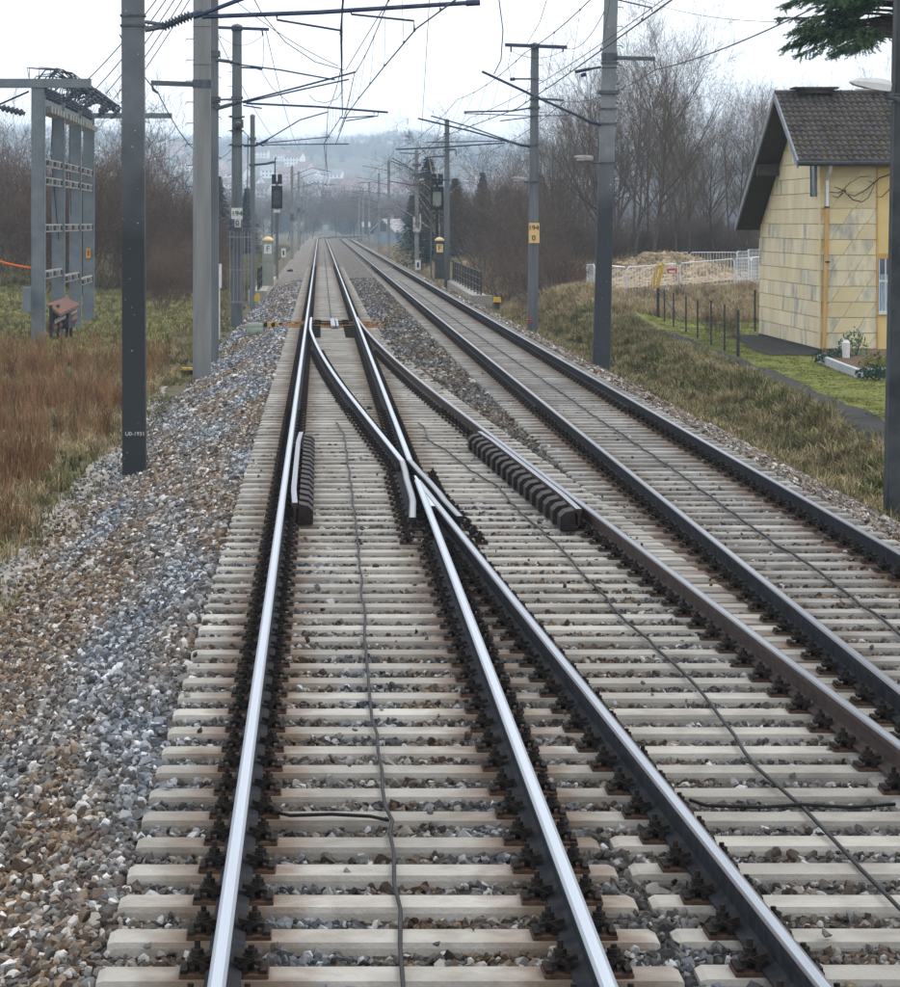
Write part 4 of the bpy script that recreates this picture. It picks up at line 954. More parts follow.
# ------------------------------------------------------------------ signals, boxes, railings
def signal(label, px, d, y0, y1, wpx, base_y, right):
    x = (px - CX) * d / F; zb = CH - (base_y - CY) * d / F
    T = thing('railway_signal', label, 'signal', (x, d, zb)); s = d / F
    zt = CH - (y0 - CY) * s; zm = CH - (y1 - CY) * s; w = wpx * s
    mb = MB(); mb.bx(x - .09, x + .09, d - .09, d + .09, zb, zt + .3); mb.build('post', 'mast_mid' if not right else 'signal_black', T)
    mb = MB(); mb.bx(x - w / 2, x + w / 2, d - .3, d - .15, zm, zt)
    sc_ = mb.build('signal_head', 'signal_black', T)
    mb = MB(); mb.bx(x - w * .33, x + w * .3, d - .33, d - .305, zm + .2, zt - .3); mb.build('signal_panel', 'box_dark' if not right else 'box_green', sc_)
    for i in (-1, 1):
        for j in (0, 1):
            c = Vector((x + i * w * .25, d - .3, zt - .22 - j * (zt - zm - .4))); mb = MB(); mb.lathe(c, c - Vector((0, .16, 0)), [(0, .085), (1, .1)], 10); mb.build('lens', 'signal_black', sc_)
    for i in (-1, 1):
        mb = MB(); mb.bx(x + i * .2 - .15, x + i * .2 + .15, d - .3, d - .12, zt + .12, zt + .78); mb.build('auxiliary_light', 'signal_black', T)
    mb = MB(); mb.bx(x - .22, x + .22, d - .28, d - .25, zm - .28, zm - .08); mb.build('number_plate', 'white_plate' if not right else 'box_dark', T)
    mb = MB(); mb.tube((x - .35, d, zb), (x - .35, d, zm + .3), .045, 6); mb.build('ladder_rail', 'mast_mid', T)
    for k in range(10): mb = MB(); mb.tube((x - .35, d, zb + .5 + k * .4), (x, d, zb + .5 + k * .4), .014, 4); mb.build('ladder_rung', 'mast_mid', T)
    return T
S1 = signal('black railway signal on grey post left of the left track', 277, 182, 186, 208.5, 11, 283, False)
arm(S1, 182, [(275, 176), (275, 160), (276, 157)], .05, 'bracket', 'top_rod'); beam(S1, 182, (270, 163), (276, 162.5), .1)
S2 = signal('black railway signal with greenish panel between two right masts', 437, 163, 187, 210, 13, 278, True)
beam(S2, 163, (430, 181), (446, 180), .1)
def fbox(label, px, d, w, y0, y1, ybase, body, platem, right):
    x = (px - CX) * d / F; s = d / F; zb = CH - (ybase - CY) * s; zt = CH - (y0 - CY) * s; W = w * s
    T = thing('trackside_phone_box', label, 'phone box', (x, d, zb))
    mb = MB(); mb.bx(x - W / 2, x + W / 2, d - .25, d + .25, zb, zt); mb.build('body', body, T)
    mb = MB(); mb.lathe((x, d, zt), (x, d, zt + .22), [(0, W * .52), (.4, W * .5), (.8, W * .32), (1, W * .1)], 12); mb.build('domed_top', 'box_dome', T, True)
    mb = MB(); zc = zt - .42; mb.bx(x - .19, x + .19, d - .27, d - .253, zc - .24, zc + .24); mb.build('sign_plate', platem, T)
    lettering('F', .42, (x, d - .28, zc), T)
    return T
fbox('grey green phone box with white F sign by the left railing', 268, 140, 11, 241, 268, 286, 'box_green', 'white_plate', False)
fbox('dark phone box with orange F sign beside the right signal', 439.5, 156, 9.5, 241, 272, 279, 'box_dark', 'sign_yellow', True)
for (px, py, d, w, h, lab) in ((283.5, 253, 262, 4.5, 9, 'white marker post with black figures beside the left track near the far masts'), (418, 265, 192, 5.5, 10, 'small white numbered marker beside the mast with white plates')):
    p = P(px, py, d); s = d / F; mb = MB(); mb.bx(p.x - w * s / 2, p.x + w * s / 2, d - .05, d + .05, p.z - h * s / 2, p.z + h * s / 2)
    T = thing('marker_post', lab, 'marker', (p.x, d, g1(p.x, d)))
    mb.build('plate', 'white_plate', T); mb = MB(); mb.tube((p.x, d + .08, g1(p.x, d)), (p.x, d + .08, p.z), .04, 6); mb.build('post', 'mast_mid', T)
    mb = MB(); mb.box((p.x, d - .06, p.z), (w * s * .35, .01, h * s * .5)); mb.build('figure', 'paint_black', T)
def railing(label, x0, d0, x1, d1, h, n, sill):
    T = thing('bridge_railing', label, 'railing', (x0, d0, -.6)); a, b = Vector((x0, d0, 0)), Vector((x1, d1, 0)); zb = -.45
    for i in range(n + 1):
        p = a.lerp(b, i / n); mb = MB(); mb.bx(p.x - .035, p.x + .035, p.y - .035, p.y + .035, zb, zb + h); mb.build('post', 'trim_dark', T)
    for j in range(4):
        z = zb + h * (.08 + .3 * j); mb = MB(); mb.tube(a + Vector((0, 0, z)), b + Vector((0, 0, z)), .03, 5); mb.build('rail_bar', 'trim_dark', T)
    for i in range(n * 4):
        if i % 4 == 0: continue
        p = a.lerp(b, i / (n * 4)); mb = MB(); mb.bx(p.x - .012, p.x + .012, p.y - .012, p.y + .012, zb + .1, zb + h * .95); mb.build('baluster', 'trim_dark', T)
    mb = MB(); u = (b - a); c = (a + b) / 2; mb.box((c.x, c.y, zb - .22), (.7, u.length + .5, .4), rz=-math.atan2(u.x, u.y)); mb.build('kerb', 'concrete', T)
    mb = MB(); mb.box((x0, d0 - .4, zb - .25), (.9, .8, .6)); mb.build('end_block', 'concrete', T)
railing('dark steel railing with pale concrete kerb right of the rightmost track', 7.35, 123, 7.75, 157, 1.12, 10, True)
railing('dark curved railing left of the left track beside the phone box', -3.0, 131, -3.05, 168, 1.15, 9, False)
mb = MB(); p = P(497, 300, 118); mb.frustum((p.x, 118, p.z - .1), .36, .36, .3, .3, .22); T = thing('yellow_hydrant_cap', 'yellow capped post in the bushes at right railing end', 'post', (p.x, 118, g1(p.x, 118)))
mb.build('cap', 'paint_yellow', T); mb = MB(); mb.tube((p.x, 118, g1(p.x, 118) - .2), (p.x, 118, p.z), .12, 8); mb.build('post', 'trim_dark', T)
mb = MB(); p = P(257, 297, 112); mb.box((p.x, 112, p.z - .06), (.24, .24, .24)); mb.box((p.x + .04, 112, p.z + .1), (.14, .14, .1)); solo(mb, 'yellow_marker', 'paint_yellow', 'small yellow block on the ground beside the mast guard', 'marker', (p.x, 112, p.z - .2))
mb = MB(); p = P(187, 372, 69); mb.box((p.x, 69, p.z), (.3, .3, .1)); mb.cur = 1; mb.box((p.x, 69, p.z + .08), (.26, .26, .06)); solo(mb, 'cable_marker', ['paint_black', 'paint_yellow'], 'small black and yellow marker at foot of the pegged mast', 'marker', (p.x, 69, p.z - .05))
mb = MB(); p, q = P(216.5, 264, 90), P(221.5, 288, 90); mb.bx(p.x, q.x, 89.9, 90.1, q.z, p.z); mb.bx(p.x + .05, q.x - .05, 89.95, 90.05, g1(p.x, 90), q.z)
solo(mb, 'white_cabinet', 'white_plate', 'narrow white cabinet seen just right of the paired masts', 'cabinet', (p.x, 90, g1(p.x, 90)))

# ------------------------------------------------------------------ house
HX, HY0, HY1, HZ = 15.1, 81.4, 92.6, -1.0
RX0, RE0, RR, RE1 = 14.3, 80.75, 84.9, 92.9        # verge plane, front eave, ridge, back eave
ZE0, ZR, ZE1 = 4.70, 6.92, 2.75
HXE = 24.0
house = thing('station_house', 'yellow panel clad house with dark tiled roof behind the lawn', 'house', (HX, HY0, HZ - .1))
def roof_z(y): return ZR - (RR - y) * (ZR - ZE0) / (RR - RE0) if y < RR else ZR - (y - RR) * (ZR - ZE1) / (RE1 - RR)
mb = MB()
prof_ = [(HY0, HZ - .2), (HY1, HZ - .2), (HY1, roof_z(HY1) - .16), (RR, ZR - .18), (HY0, roof_z(HY0) - .16)]
v = [(HX, y, z) for y, z in prof_] + [(HXE, y, z) for y, z in prof_]
mb.add(v, [(4, 3, 2, 1, 0), (5, 6, 7, 8, 9)] + [(i, (i + 1) % 5, (i + 1) % 5 + 5, i + 5) for i in range(5)])
wall = mb.build('wall', 'wall_base', house)
mb = MB(); mb.bx(HX - .06, HXE, HY0 - .06, HY1 + .05, HZ - .2, HZ + .1); mb.build('plinth', 'trim_dark', wall)
ch = .47; nrow = 17
rs = random.Random(3)
for r_ in range(nrow):                                # gable side: straight courses of panels
    z0 = HZ + .12 + r_ * ch; z1 = z0 + ch - .02
    if z0 > ZR - .4: break
    zt = min(z1, ZR)
    ylo = HY0 - .02 if z1 < roof_z(HY0) - .2 else RE0 + (z1 + .2 - ZE0) * (RR - RE0) / (ZR - ZE0)
    yhi = HY1 if z1 < roof_z(HY1) - .2 else RE1 - (z1 + .2 - ZE1) * (RE1 - RR) / (ZR - ZE1)
    if yhi - ylo < .4: break
    y = ylo; first = .55 if r_ % 2 else 1.1
    while y < yhi - .05:
        y2 = min(yhi, y + first); first = 1.1
        mb = MB(); tilt = .018
        x0 = HX - .022
        mb.add([(x0 - tilt, y + .008, z0), (x0 - tilt, y2 - .008, z0), (x0 - .004, y2 - .008, z1), (x0 - .004, y + .008, z1), (HX + .01, y + .008, z0), (HX + .01, y2 - .008, z0), (HX + .01, y2 - .008, z1), (HX + .01, y + .008, z1)],
               [(0, 3, 2, 1), (4, 5, 6, 7), (0, 1, 5, 4), (1, 2, 6, 5), (2, 3, 7, 6), (3, 0, 4, 7)])
        grey = rs.random() < (.5 if z0 < 2.8 and y > HY0 + .3 else .04)
        mb.build('panel', 'panel_grey' if grey else 'panel_pale', wall); y = y2
CL1 = 16.77                                           # end of the slanted cladding on the front
for r_ in range(13):                                  # front: slanted panels
    z0 = HZ + .12 + r_ * ch; z1 = z0 + ch - .02
    if z1 > 4.62: z1 = 4.62
    if z1 - z0 < .1: break
    x = HX - .05 - (r_ % 2) * .35; sl = .28; y0 = HY0 - .022
    while x < CL1 - .05:
        x2 = x + .72
        def cl(a): return min(max(a, HX - .03), CL1)
        qs = [cl(x + .006), cl(x2 - .006), cl(x2 + sl - .006), cl(x + sl + .006)]
        if qs[1] - qs[0] > .03 or qs[2] - qs[3] > .03:
            mb = MB(); t_ = .018
            mb.add([(qs[0], y0 - t_, z0), (qs[1], y0 - t_, z0), (qs[2], y0 - .004, z1), (qs[3], y0 - .004, z1), (qs[0], HY0 + .01, z0), (qs[1], HY0 + .01, z0), (qs[2], HY0 + .01, z1), (qs[3], HY0 + .01, z1)],
                   [(0, 1, 2, 3), (7, 6, 5, 4), (0, 4, 5, 1), (1, 5, 6, 2), (2, 6, 7, 3), (3, 7, 4, 0)])
            grey = rs.random() < (.5 if z0 < 3 else .1)
            mb.build('panel', 'panel_grey' if grey else 'panel', wall)
        x = x2
mb = MB(); mb.bx(HX - .05, HX - .002, HY0 - .052, HY0 - .002, HZ + .1, 4.5); mb.build('corner_trim', 'panel', wall)
mb = MB(); mb.bx(CL1 + .003, CL1 + .05, HY0 - .06, HY0 - .002, HZ + .1, 4.55); mb.build('corner_trim', 'pipe_wood', wall)
mb = MB(); mb.bx(CL1 + .05, HXE, HY0 - .03, HY0 - .001, HZ + .1, 4.55); mb.build('rendered_wall', 'wall_yellow', wall)
WX0, WX1, WZ0, WZ1 = CL1 + .065, CL1 + .95, .20, 1.82
win = MB(); win.bx(WX0, WX1, HY0 - .045, HY0 - .032, WZ0, WZ1); W_ = win.build('window', 'glass', house)
mb = MB()
for a, b in ((WX0, WX0 + .03), (WX0 + .19, WX0 + .225), (WX1 - .05, WX1)): mb.bx(a, b, HY0 - .075, HY0 - .047, WZ0, WZ1)
mb.bx(WX0, WX1, HY0 - .07, HY0 - .05, WZ0 + .92, WZ0 + .98); mb.bx(WX0, WX1, HY0 - .072, HY0 - .048, WZ0, WZ0 + .05); mb.build('frame', 'white_plate', W_)
mb = MB(); mb.bx(WX0 + .05, WX1 - .05, HY0 - .0465, HY0 - .0455, WZ0 + .05, WZ0 + 1.15); mb.build('curtain', 'curtain', W_)
mb = MB(); mb.bx(WX0 - .02, WX1 + .1, HY0 - .12, HY0 - .031, WZ0 - .06, WZ0 - .005); mb.build('sill', 'white_plate', W_)
mb = MB(); mb.bx(WX0 - .05, WX1 + .1, HY0 - .05, HY0 - .031, WZ1 + .005, WZ1 + .16); mb.build('lintel', 'pipe_wood', W_)
# narrow attic slot on the gable
mb = MB(); mb.bx(HX - .09, HX - .05, 81.9, 82.5, 3.75, 5.1); gw = mb.build('window', 'glass', house)
mb = MB(); mb.bx(HX - .11, HX - .045, 81.82, 81.9, 3.7, 5.1); mb.bx(HX - .11, HX - .045, 82.5, 82.58, 3.7, 5.1); mb.build('frame', 'verge', gw)
# roof
def slab(x0, x1, y0, z0, y1, z1, t):
    mb = MB(); v = [(x0, y0, z0), (x1, y0, z0), (x1, y1, z1), (x0, y1, z1)]
    return mb.add(v + [(a, b, c - t) for a, b, c in v], [(0, 1, 2, 3), (7, 6, 5, 4), (0, 4, 5, 1), (1, 5, 6, 2), (2, 6, 7, 3), (3, 7, 4, 0)])
mb = slab(RX0 + .03, HXE + .5, RE0, ZE0, RR, ZR, .1); RF = mb.build('roof', 'soffit', house)
mb = slab(RX0 + .03, HXE + .5, RR, ZR - .003, RE1, ZE1, .1); mb.build('roof', 'soffit', house)
nt_ = 14; L_ = math.hypot(RR - RE0, ZR - ZE0); tw = .19
for side in (0, 1):
    mb = MB(); n_rows = nt_ if side == 0 else 26
    for r_ in range(n_rows):
        ya, yb = (RE0 + (RR - RE0) * r_ / n_rows, RE0 + (RR - RE0) * (r_ + 1.12) / n_rows) if side == 0 else (RE1 - (RE1 - RR) * r_ / n_rows, RE1 - (RE1 - RR) * (r_ + 1.12) / n_rows)
        za, zb_ = roof_z(ya) + .06, roof_z(yb if abs(yb - RR) > 0 else RR) + .015
        if (side == 0 and yb > RR) or (side == 1 and yb < RR): yb = RR; zb_ = ZR + .015
        x = RX0
        while x < HXE + .4:
            j = random.uniform(-.008, .008); x1 = x + tw
            xs_ = [x, x + tw * .25, x + tw * .5, x + tw * .75, x1 - .01]; hs = [0, .045, .055, .03, -.005]
            v = [(a, ya, za + h_ + j) for a, h_ in zip(xs_, hs)] + [(a, yb, zb_ + h_ * .8) for a, h_ in zip(xs_, hs)] + [(a, ya, za + h_ + j - .05) for a, h_ in zip(xs_, hs)]
            mb.cur = 1 if random.random() < (.30 if r_ < 5 else .12) else 0
            f = [(i, i + 1, i + 6, i + 5) for i in range(4)] + [(10 + i, 11 + i, i + 1, i) for i in range(4)]
            mb.add(v, f if side == 0 else [q[::-1] for q in f]); x = x1
    stuff(mb.build('roof_tile', ['tile', 'tile_mossy'], RF))
x = RX0
while x < HXE:
    mb = MB(); mb.lathe((x, RR, ZR + .03), (x + .36, RR, ZR + .045), [(0, .11), (.06, .15), (.12, .125), (1, .115)], 10); mb.build('ridge_tile', 'tile', RF); x += .345
mb = MB(); mb.bx(15.0, 16.1, RR - .3, RR + .3, ZR + .05, ZR + .18); mb.bx(14.85, 16.25, RR - .4, RR + .4, ZR + .18, ZR + .24); mb.build('chimney_cap', 'tile', RF)
for (y0, z0, y1, z1) in ((RE0, ZE0, RR, ZR), (RR, ZR, RE1, ZE1)):
    mb = MB(); v = [(RX0 - .03, y0, z0 + .08), (RX0 - .03, y1, z1 + .08), (RX0 - .03, y1, z1 - .16), (RX0 - .03, y0, z0 - .16)]
    mb.add(v + [(a + .055, b, c) for a, b, c in v], [(3, 2, 1, 0), (4, 5, 6, 7), (0, 1, 5, 4), (1, 2, 6, 5), (2, 3, 7, 6), (3, 0, 4, 7)]); mb.build('verge_board', 'verge', RF)
mb = MB(); mb.lathe((RX0, RE0 - .07, ZE0 - .02), (HXE, RE0 - .07, ZE0 - .02), [(0, .075), (1, .075)], 8); mb.build('gutter', 'trim_dark', RF)
mb = MB(); mb.bx(RX0 + .05, HX - .05, 88.5, 88.7, roof_z(88.6) - .55, roof_z(88.6) - .16); mb.build('purlin', 'soffit', RF)
mb = MB(); mb.path([(15.28, RE0 - .05, 4.62), (15.28, RE0 + .1, 4.45), (15.28, HY0 - .12, 4.2), (15.28, HY0 - .12, 3.4)], .05, 8); dp = mb.build('drainpipe', 'galv', house)
mb = MB(); mb.path([(15.28, HY0 - .12, 3.4), (15.18, HY0 - .12, HZ + .05)], .065, 8); mb.build('lower_pipe', 'pipe_wood', dp)
for z in (3.35, 1.7): mb = MB(); mb.lathe((15.27, HY0 - .12, z), (15.27, HY0 - .12, z + .05), [(0, .085), (1, .085)], 8); mb.build('pipe_clip', 'trim_dark', dp)
# bare climber under the eave
vine = thing('climbing_vine', 'bare brown vine tangled under the house eave', 'vine', tuple(P(885, 180, 81.1)))
for pts_ in ([(897, 172), (880, 178), (866, 190), (855, 196), (846, 194), (843, 190), (850, 183), (860, 177), (870, 176)], [(846, 192), (840, 189), (834, 187)], [(848, 195), (853, 200), (862, 202), (868, 198), (873, 188), (876, 180)], [(843, 193), (838, 198), (832, 196)], [(880, 178), (874, 183), (868, 181)], [(895, 180), (889, 190), (882, 197), (876, 197)], [(846, 190), (838, 193), (830, 192)]):
    mb = MB(); mb.path([P(a, b, 81.15 + random.uniform(-.05, .05)) for a, b in pts_], [.022 - .016 * i / len(pts_) for i in range(len(pts_))], 5); mb.build('stem', 'bark', vine)
# flower bed
fb = thing('flower_bed', 'stone edged flower bed on the lawn in front of the house', 'flower bed', (13.2, 72, HZ))
qa, qb, qc = hit(820, 363, 50, 90), hit(859, 379, 50, 90), hit(905, 376, 50, 90)
qd = Vector((qa.x + 3.0, qa.y + .8, HZ))
def kerb_run(a, b, n):
    for i in range(n):
        p, q = a.lerp(b, i / n), a.lerp(b, (i + .985) / n); u = q - p; mb = MB(); z = g1((p.x + q.x) / 2, (p.y + q.y) / 2)
        mb.box(((p.x + q.x) / 2, (p.y + q.y) / 2, z + .09), (.13, math.hypot(u.x, u.y), .28), rz=-math.atan2(u.x, u.y)); mb.build('kerb_stone', 'kerb', fb)
kerb_run(qa, qb, 5); kerb_run(qb, qc, 3)
mb = MB(); zt = HZ + .16; mb.add([(qa.x + .06, qa.y, zt), (qb.x + .02, qb.y + .08, zt), (qc.x, qc.y + .1, zt), (qd.x + 1, qd.y + 2, zt + .12), (qa.x + .5, qa.y + 2, zt + .12)], [(0, 1, 2, 3, 4)]); mb.build('soil', 'bed_soil', fb)
mb = MB(); p = P(846, 351, 73.5); mb.lathe((p.x, 73.5, HZ), (p.x, 73.5, p.z + .3), [(0, .06), (.3, .06), (.32, .10), (.9, .11), (1, .05)], 8); solo(mb, 'garden_lamp', 'white_plate', 'small white garden post lamp in the flower bed', 'garden lamp', (p.x, 73.5, HZ))

# ------------------------------------------------------------------ fences
fe = thing('post_fence', 'row of dark metal stakes with wire mesh along the lawn edge', 'fence', (12.3, 79, HZ))
fpts = [(738, 357, 78.6, 310, 1.6), (724.5, 351, 82, 305, 1), (711, 345, 86, 301, 1), (697.5, 341, 90, 300, 1), (686, 334, 94.5, 296, 1), (673.5, 330, 98.5, 293, 1), (664.5, 326.5, 101.5, 290, 1), (658, 323, 103.5, 288, 2)]
tops = []
for px, py, d, ty, k in fpts:
    x = (px - CX) * d / F; z1 = CH - (ty - CY) * d / F; z0 = g1(x, d) - .1; mb = MB(); r = .026 * k
    mb.frustum((x, d, z0), r * 2, r * 2, r * 1.8, r * 1.8, z1 - z0); mb.build('post', 'trim_dark', fe); tops.append((x, d, z0 + .1, z1))
for h in (.15, .5, .85):
    for i in range(len(tops) - 1):
        a, b = tops[i], tops[i + 1]; mb = MB(); mb.tube((a[0], a[1], a[2] + (a[3] - a[2]) * h), (b[0], b[1], b[2] + (b[3] - b[2]) * h), .006, 4); mb.build('fence_wire', 'wire', fe)
mb = MB(); mb.tube(P(659, 292, 103.4), P(683, 321, 96), .03, 5); mb.build('brace', 'trim_dark', fe)
def leafless(T, x, d, h, n, w): pass
for (px, py, d, ty) in ((755, 324, 96, 290),):
    x = (px - CX) * d / F; mb = MB(); mb.frustum((x, d, g1(x, d) - .1), .07, .07, .06, .06, CH - (ty - CY) * d / F - g1(x, d) + .1); solo(mb, 'fence_post', 'trim_dark', 'single dark fence post close to the far corner of the house', 'fence post', (x, d, g1(x, d)))
def barrier(label, a, b, h, za, zb, leg=True):
    T = thing('crowd_barrier', label, 'barrier', ((a[0] + b[0]) / 2, (a[1] + b[1]) / 2, (za + zb) / 2), 'metal crowd barriers round the dirt mound')
    A, B = Vector((a[0], a[1], za + .12)), Vector((b[0], b[1], zb + .12)); up = Vector((0, 0, h)); u = (B - A)
    mb = MB(); mb.path([A, A + up * .9, A + up + u * .04, B + up - u * .04, B + up * .9, B, A], .026, 6); mb.build('frame', 'galv', T)
    n = max(6, int(u.length / .16))
    for i in range(1, n): p = A.lerp(B, i / n); mb = MB(); mb.tube(p, p + up * .99, .011, 4); mb.build('bar', 'galv', T)
    for t in (.15, .85):
        p = A.lerp(B, t); sdir = Vector((u.y, -u.x, 0)).normalized() * .3; mb = MB(); mb.path([p - sdir - Vector((0, 0, .12)), p, p + sdir - Vector((0, 0, .12))], .02, 5); mb.build('foot', 'galv', T)
    return T
bars = [((587, 298), (594, 296), 123.2, 121.5, 'short turned barrier at the left end of the row, beside the mast'), ((595, 299), (626, 296), 121, 122, 'barrier partly hidden by the tall grey mast'), ((627, 296.5), (678, 289), 122, 123.5, 'barrier with yellow board leaning on it'),
        ((680, 289), (734, 286), 123.5, 124, 'middle barrier before the right half of the mound'), ((735, 286.5), (751, 286), 124, 123, 'narrow barrier near the house wall, stacked panels'), ((751, 287), (775, 283), 123, 125, 'rightmost barrier touching the house outline'),
        ((640, 270), (690, 268), 152, 152, 'left of the two barriers behind the mound'), ((690, 268), (737, 268), 152, 152, 'right of the two barriers behind the mound')]
for (p0, p1, da, db, lab) in bars:
    a, b = P(p0[0], p0[1], da), P(p1[0], p1[1], db); barrier('galvanised ' + lab, (a.x, da), (b.x, db), 1.12 if da < 140 else 1.0, g1(a.x, da), g1(b.x, db))
for i, lab in enumerate(('grey mesh site fence panel standing behind narrow barrier near the house', 'grey mesh site fence panel nearest the house corner')):
    p0 = P(737 + i * 11, 285, 126 + i); p1 = P(749 + i * 11, 285, 127 + i); z = g1(p0.x, 126); T = thing('mesh_panel', lab, 'fence panel', (p0.x, p0.y, z))
    mb = MB(); mb.path([(p0.x, p0.y, z), (p0.x, p0.y, z + 1.5), (p1.x, p1.y, z + 1.5), (p1.x, p1.y, z), (p0.x, p0.y, z)], .03, 5); mb.build('frame', 'galv', T)
    for k in range(1, 9):
        q = p0.lerp(p1, k / 9); mb = MB(); mb.tube((q.x, q.y, z), (q.x, q.y, z + 1.5), .012, 4); mb.build('mesh_wire', 'galv', T)
    for k in range(1, 9): mb = MB(); mb.tube((p0.x, p0.y, z + k * .165), (p1.x, p1.y, z + k * .165), .012, 4); mb.build('mesh_wire', 'galv', T)
for i, (xa, lab) in enumerate(((652.5, 'left'), (657.5, 'right'))):
    a, b = P(xa, 289, 122.6), P(xa + 4.5, 265, 123.2); mb = MB(); mb.box((a + b) / 2, (.16, .03, (b - a).length), M=Matrix.Rotation(math.atan2(b.x - a.x, b.z - a.z), 3, 'Y'))
    solo(mb, 'yellow_board', 'paint_yellow', f'{lab} one of two yellow boards leaning on a barrier', 'board', tuple(a), 'yellow boards')
for (px, py, d, lab) in ((672, 271, 123.1, 'red and white notice on the barrier right of the yellow boards'), (700, 262, 150, 'red and white notice on a barrier behind the mound')):
    p = P(px, py, d); mb = MB(); mb.box(p, (.42, .02, .2)); mb.cur = 1; mb.box(p + Vector((0, -.012, -.03)), (.28, .01, .09)); solo(mb, 'notice', ['red_plastic', 'white_plate'], lab, 'notice', tuple(p))

# ------------------------------------------------------------------ bare trees and shrubs
def grow(rs, h, kind):
    """returns (trunk segments, crown segments): lists of (points, radii)"""
    trunk, crown = [], []
    def branch(p, dirn, length, r, lev, maxlev, up, wand, kids):
        n = 5 if lev == 0 else 4 if lev < 3 else 3
        pts = [Vector(p)]; d = dirn.normalized(); step = length / n
        for i in range(n):
            d = (d + Vector((rs.gauss(0, wand), rs.gauss(0, wand), rs.gauss(0, wand) + up))).normalized()
            pts.append(pts[-1] + d * step)
        rr = [max(.0042, r * (1 - .85 * i / n)) for i in range(n + 1)]
        (trunk if lev <= 1 and r > .03 else crown).append((pts, rr))
        if lev >= maxlev: return
        k = kids[lev]
        for j in range(k):
            t = rs.uniform(.28 if lev == 0 else .15, 1.0); f = t * n; i = min(int(f), n - 1)
            q = pts[i].lerp(pts[i + 1], f - i); ax = (pts[i + 1] - pts[i]).normalized()
            az = rs.uniform(0, 6.283); u = ax.orthogonal().normalized(); w = ax.cross(u)
            spread = rs.uniform(.45, .95) if lev > 0 else rs.uniform(.5, 1.0)
            nd = ax * math.cos(spread) + (u * math.cos(az) + w * math.sin(az)) * math.sin(spread)
            branch(q, nd, length * rs.uniform(.38, .62) * (1.15 - .5 * t if lev == 0 else 1), max(.007, r * (1 - .8 * t) * .62), lev + 1, maxlev, up, wand, kids)
    if kind == 'tree': branch((0, 0, -.2), Vector((rs.uniform(-.06, .06), rs.uniform(-.06, .06), 1)), h, .011 * h + .02, 0, 4, .10, .07, (15, 7, 5, 4))
    elif kind == 'multi':
        for s in range(4):
            a = rs.uniform(0, 6.28); branch((rs.uniform(-.4, .4), rs.uniform(-.4, .4), -.2), Vector((math.cos(a) * .22, math.sin(a) * .22, 1)), h * rs.uniform(.75, 1), .009 * h, 0, 4, .09, .08, (9, 6, 4, 3))
    elif kind == 'bush':
        for s in range(20):
            a = rs.uniform(0, 6.28); tl = rs.uniform(.1, .75); ro = rs.uniform(0, .18) * h
            branch((math.cos(a) * ro, math.sin(a) * ro, -.1), Vector((math.cos(a) * tl, math.sin(a) * tl, 1)), h * rs.uniform(.5, 1) * (1.1 - tl * .4), .026, 0, 3, .09, .12, (8, 5, 4))
    elif kind == 'scrub':
        for s in range(30):
            a = rs.uniform(0, 6.28); tl = rs.uniform(.1, 1.2); ro = rs.uniform(0, .5) * h
            branch((math.cos(a) * ro, math.sin(a) * ro, -.1), Vector((math.cos(a) * tl, math.sin(a) * tl, 1)), h * rs.uniform(.45, 1), .02, 0, 2, .05, .16, (9, 6))
    elif kind == 'birch': branch((0, 0, -.2), Vector((.03, 0, 1)), h, .011 * h + .02, 0, 4, .02, .05, (17, 7, 5, 4))
    return trunk, crown
def seg_mesh(name, segs, mat, n_thick=5):
    mb = MB()
    for pts_, rr in segs: mb.path(pts_, rr, n_thick if rr[0] > .05 else 3)
    return mb.mesh(name, mat)
PROTO = {}
def proto(kind, seed, h, bark, tw):
    key = (kind, seed, tw)
    if key not in PROTO:
        tr, cr = grow(random.Random(seed), h, kind)
        PROTO[key] = (h, seg_mesh('trunk', tr, bark) if tr else None, seg_mesh('crown', cr, tw))
    return PROTO[key]
def plant(name, label, cat, x, d, h, pr, group=None, wide=1.0):
    h0, tm, cm = pr; z = g1(x, d); T = thing(name, label, cat, (x, d, z), group); s = h / h0
    T.scale = (s * wide, s * wide, s); T.rotation_euler.z = random.uniform(0, 6.28)
    if tm: obj('trunk', tm, T)
    obj('crown', cm, T)
    return T
TREE = [proto('tree', 100 + i, 13, 'bark', 'twigs') for i in range(6)] + [proto('multi', 140 + i, 12, 'bark', 'twigs') for i in range(2)]
TREEO = [proto('tree', 160 + i, 12, 'bark', 'twigs_olive') for i in range(2)]
BUSH = [proto('bush', 200 + i, 6, 'bark', 'twigs') for i in range(3)]
BUSHR = [proto('bush', 220 + i, 5, 'bark', 'twigs_red') for i in range(2)]
SCRUB = [proto('scrub', 240 + i, 2.6, 'bark', 'twigs_red') for i in range(2)] + [proto('scrub', 250, 2.6, 'bark', 'twigs')]
BIRCH = proto('birch', 260, 11, 'birch_bark', 'twigs')
rs = random.Random(21)
TOPX = [470, 500, 530, 548, 565, 600, 640, 665, 700, 740, 780, 840, 900, 960]; TOPY = [195, 178, 150, 95, 62, 48, 50, 82, 108, 98, 88, 92, 92, 92]
def where(px):
    if px < 540: return 'behind the slender 194 0 sign mast'
    if px < 592: return 'between the slender sign mast and the tall grey mast'
    if px < 640: return 'close behind the tall grey mast and its bracket arm'
    if px < 700: return 'above the left half of the dirt mound'
    if px < 775: return 'between the dirt mound and the house gable'
    return 'rising behind the house roof'
i = 0
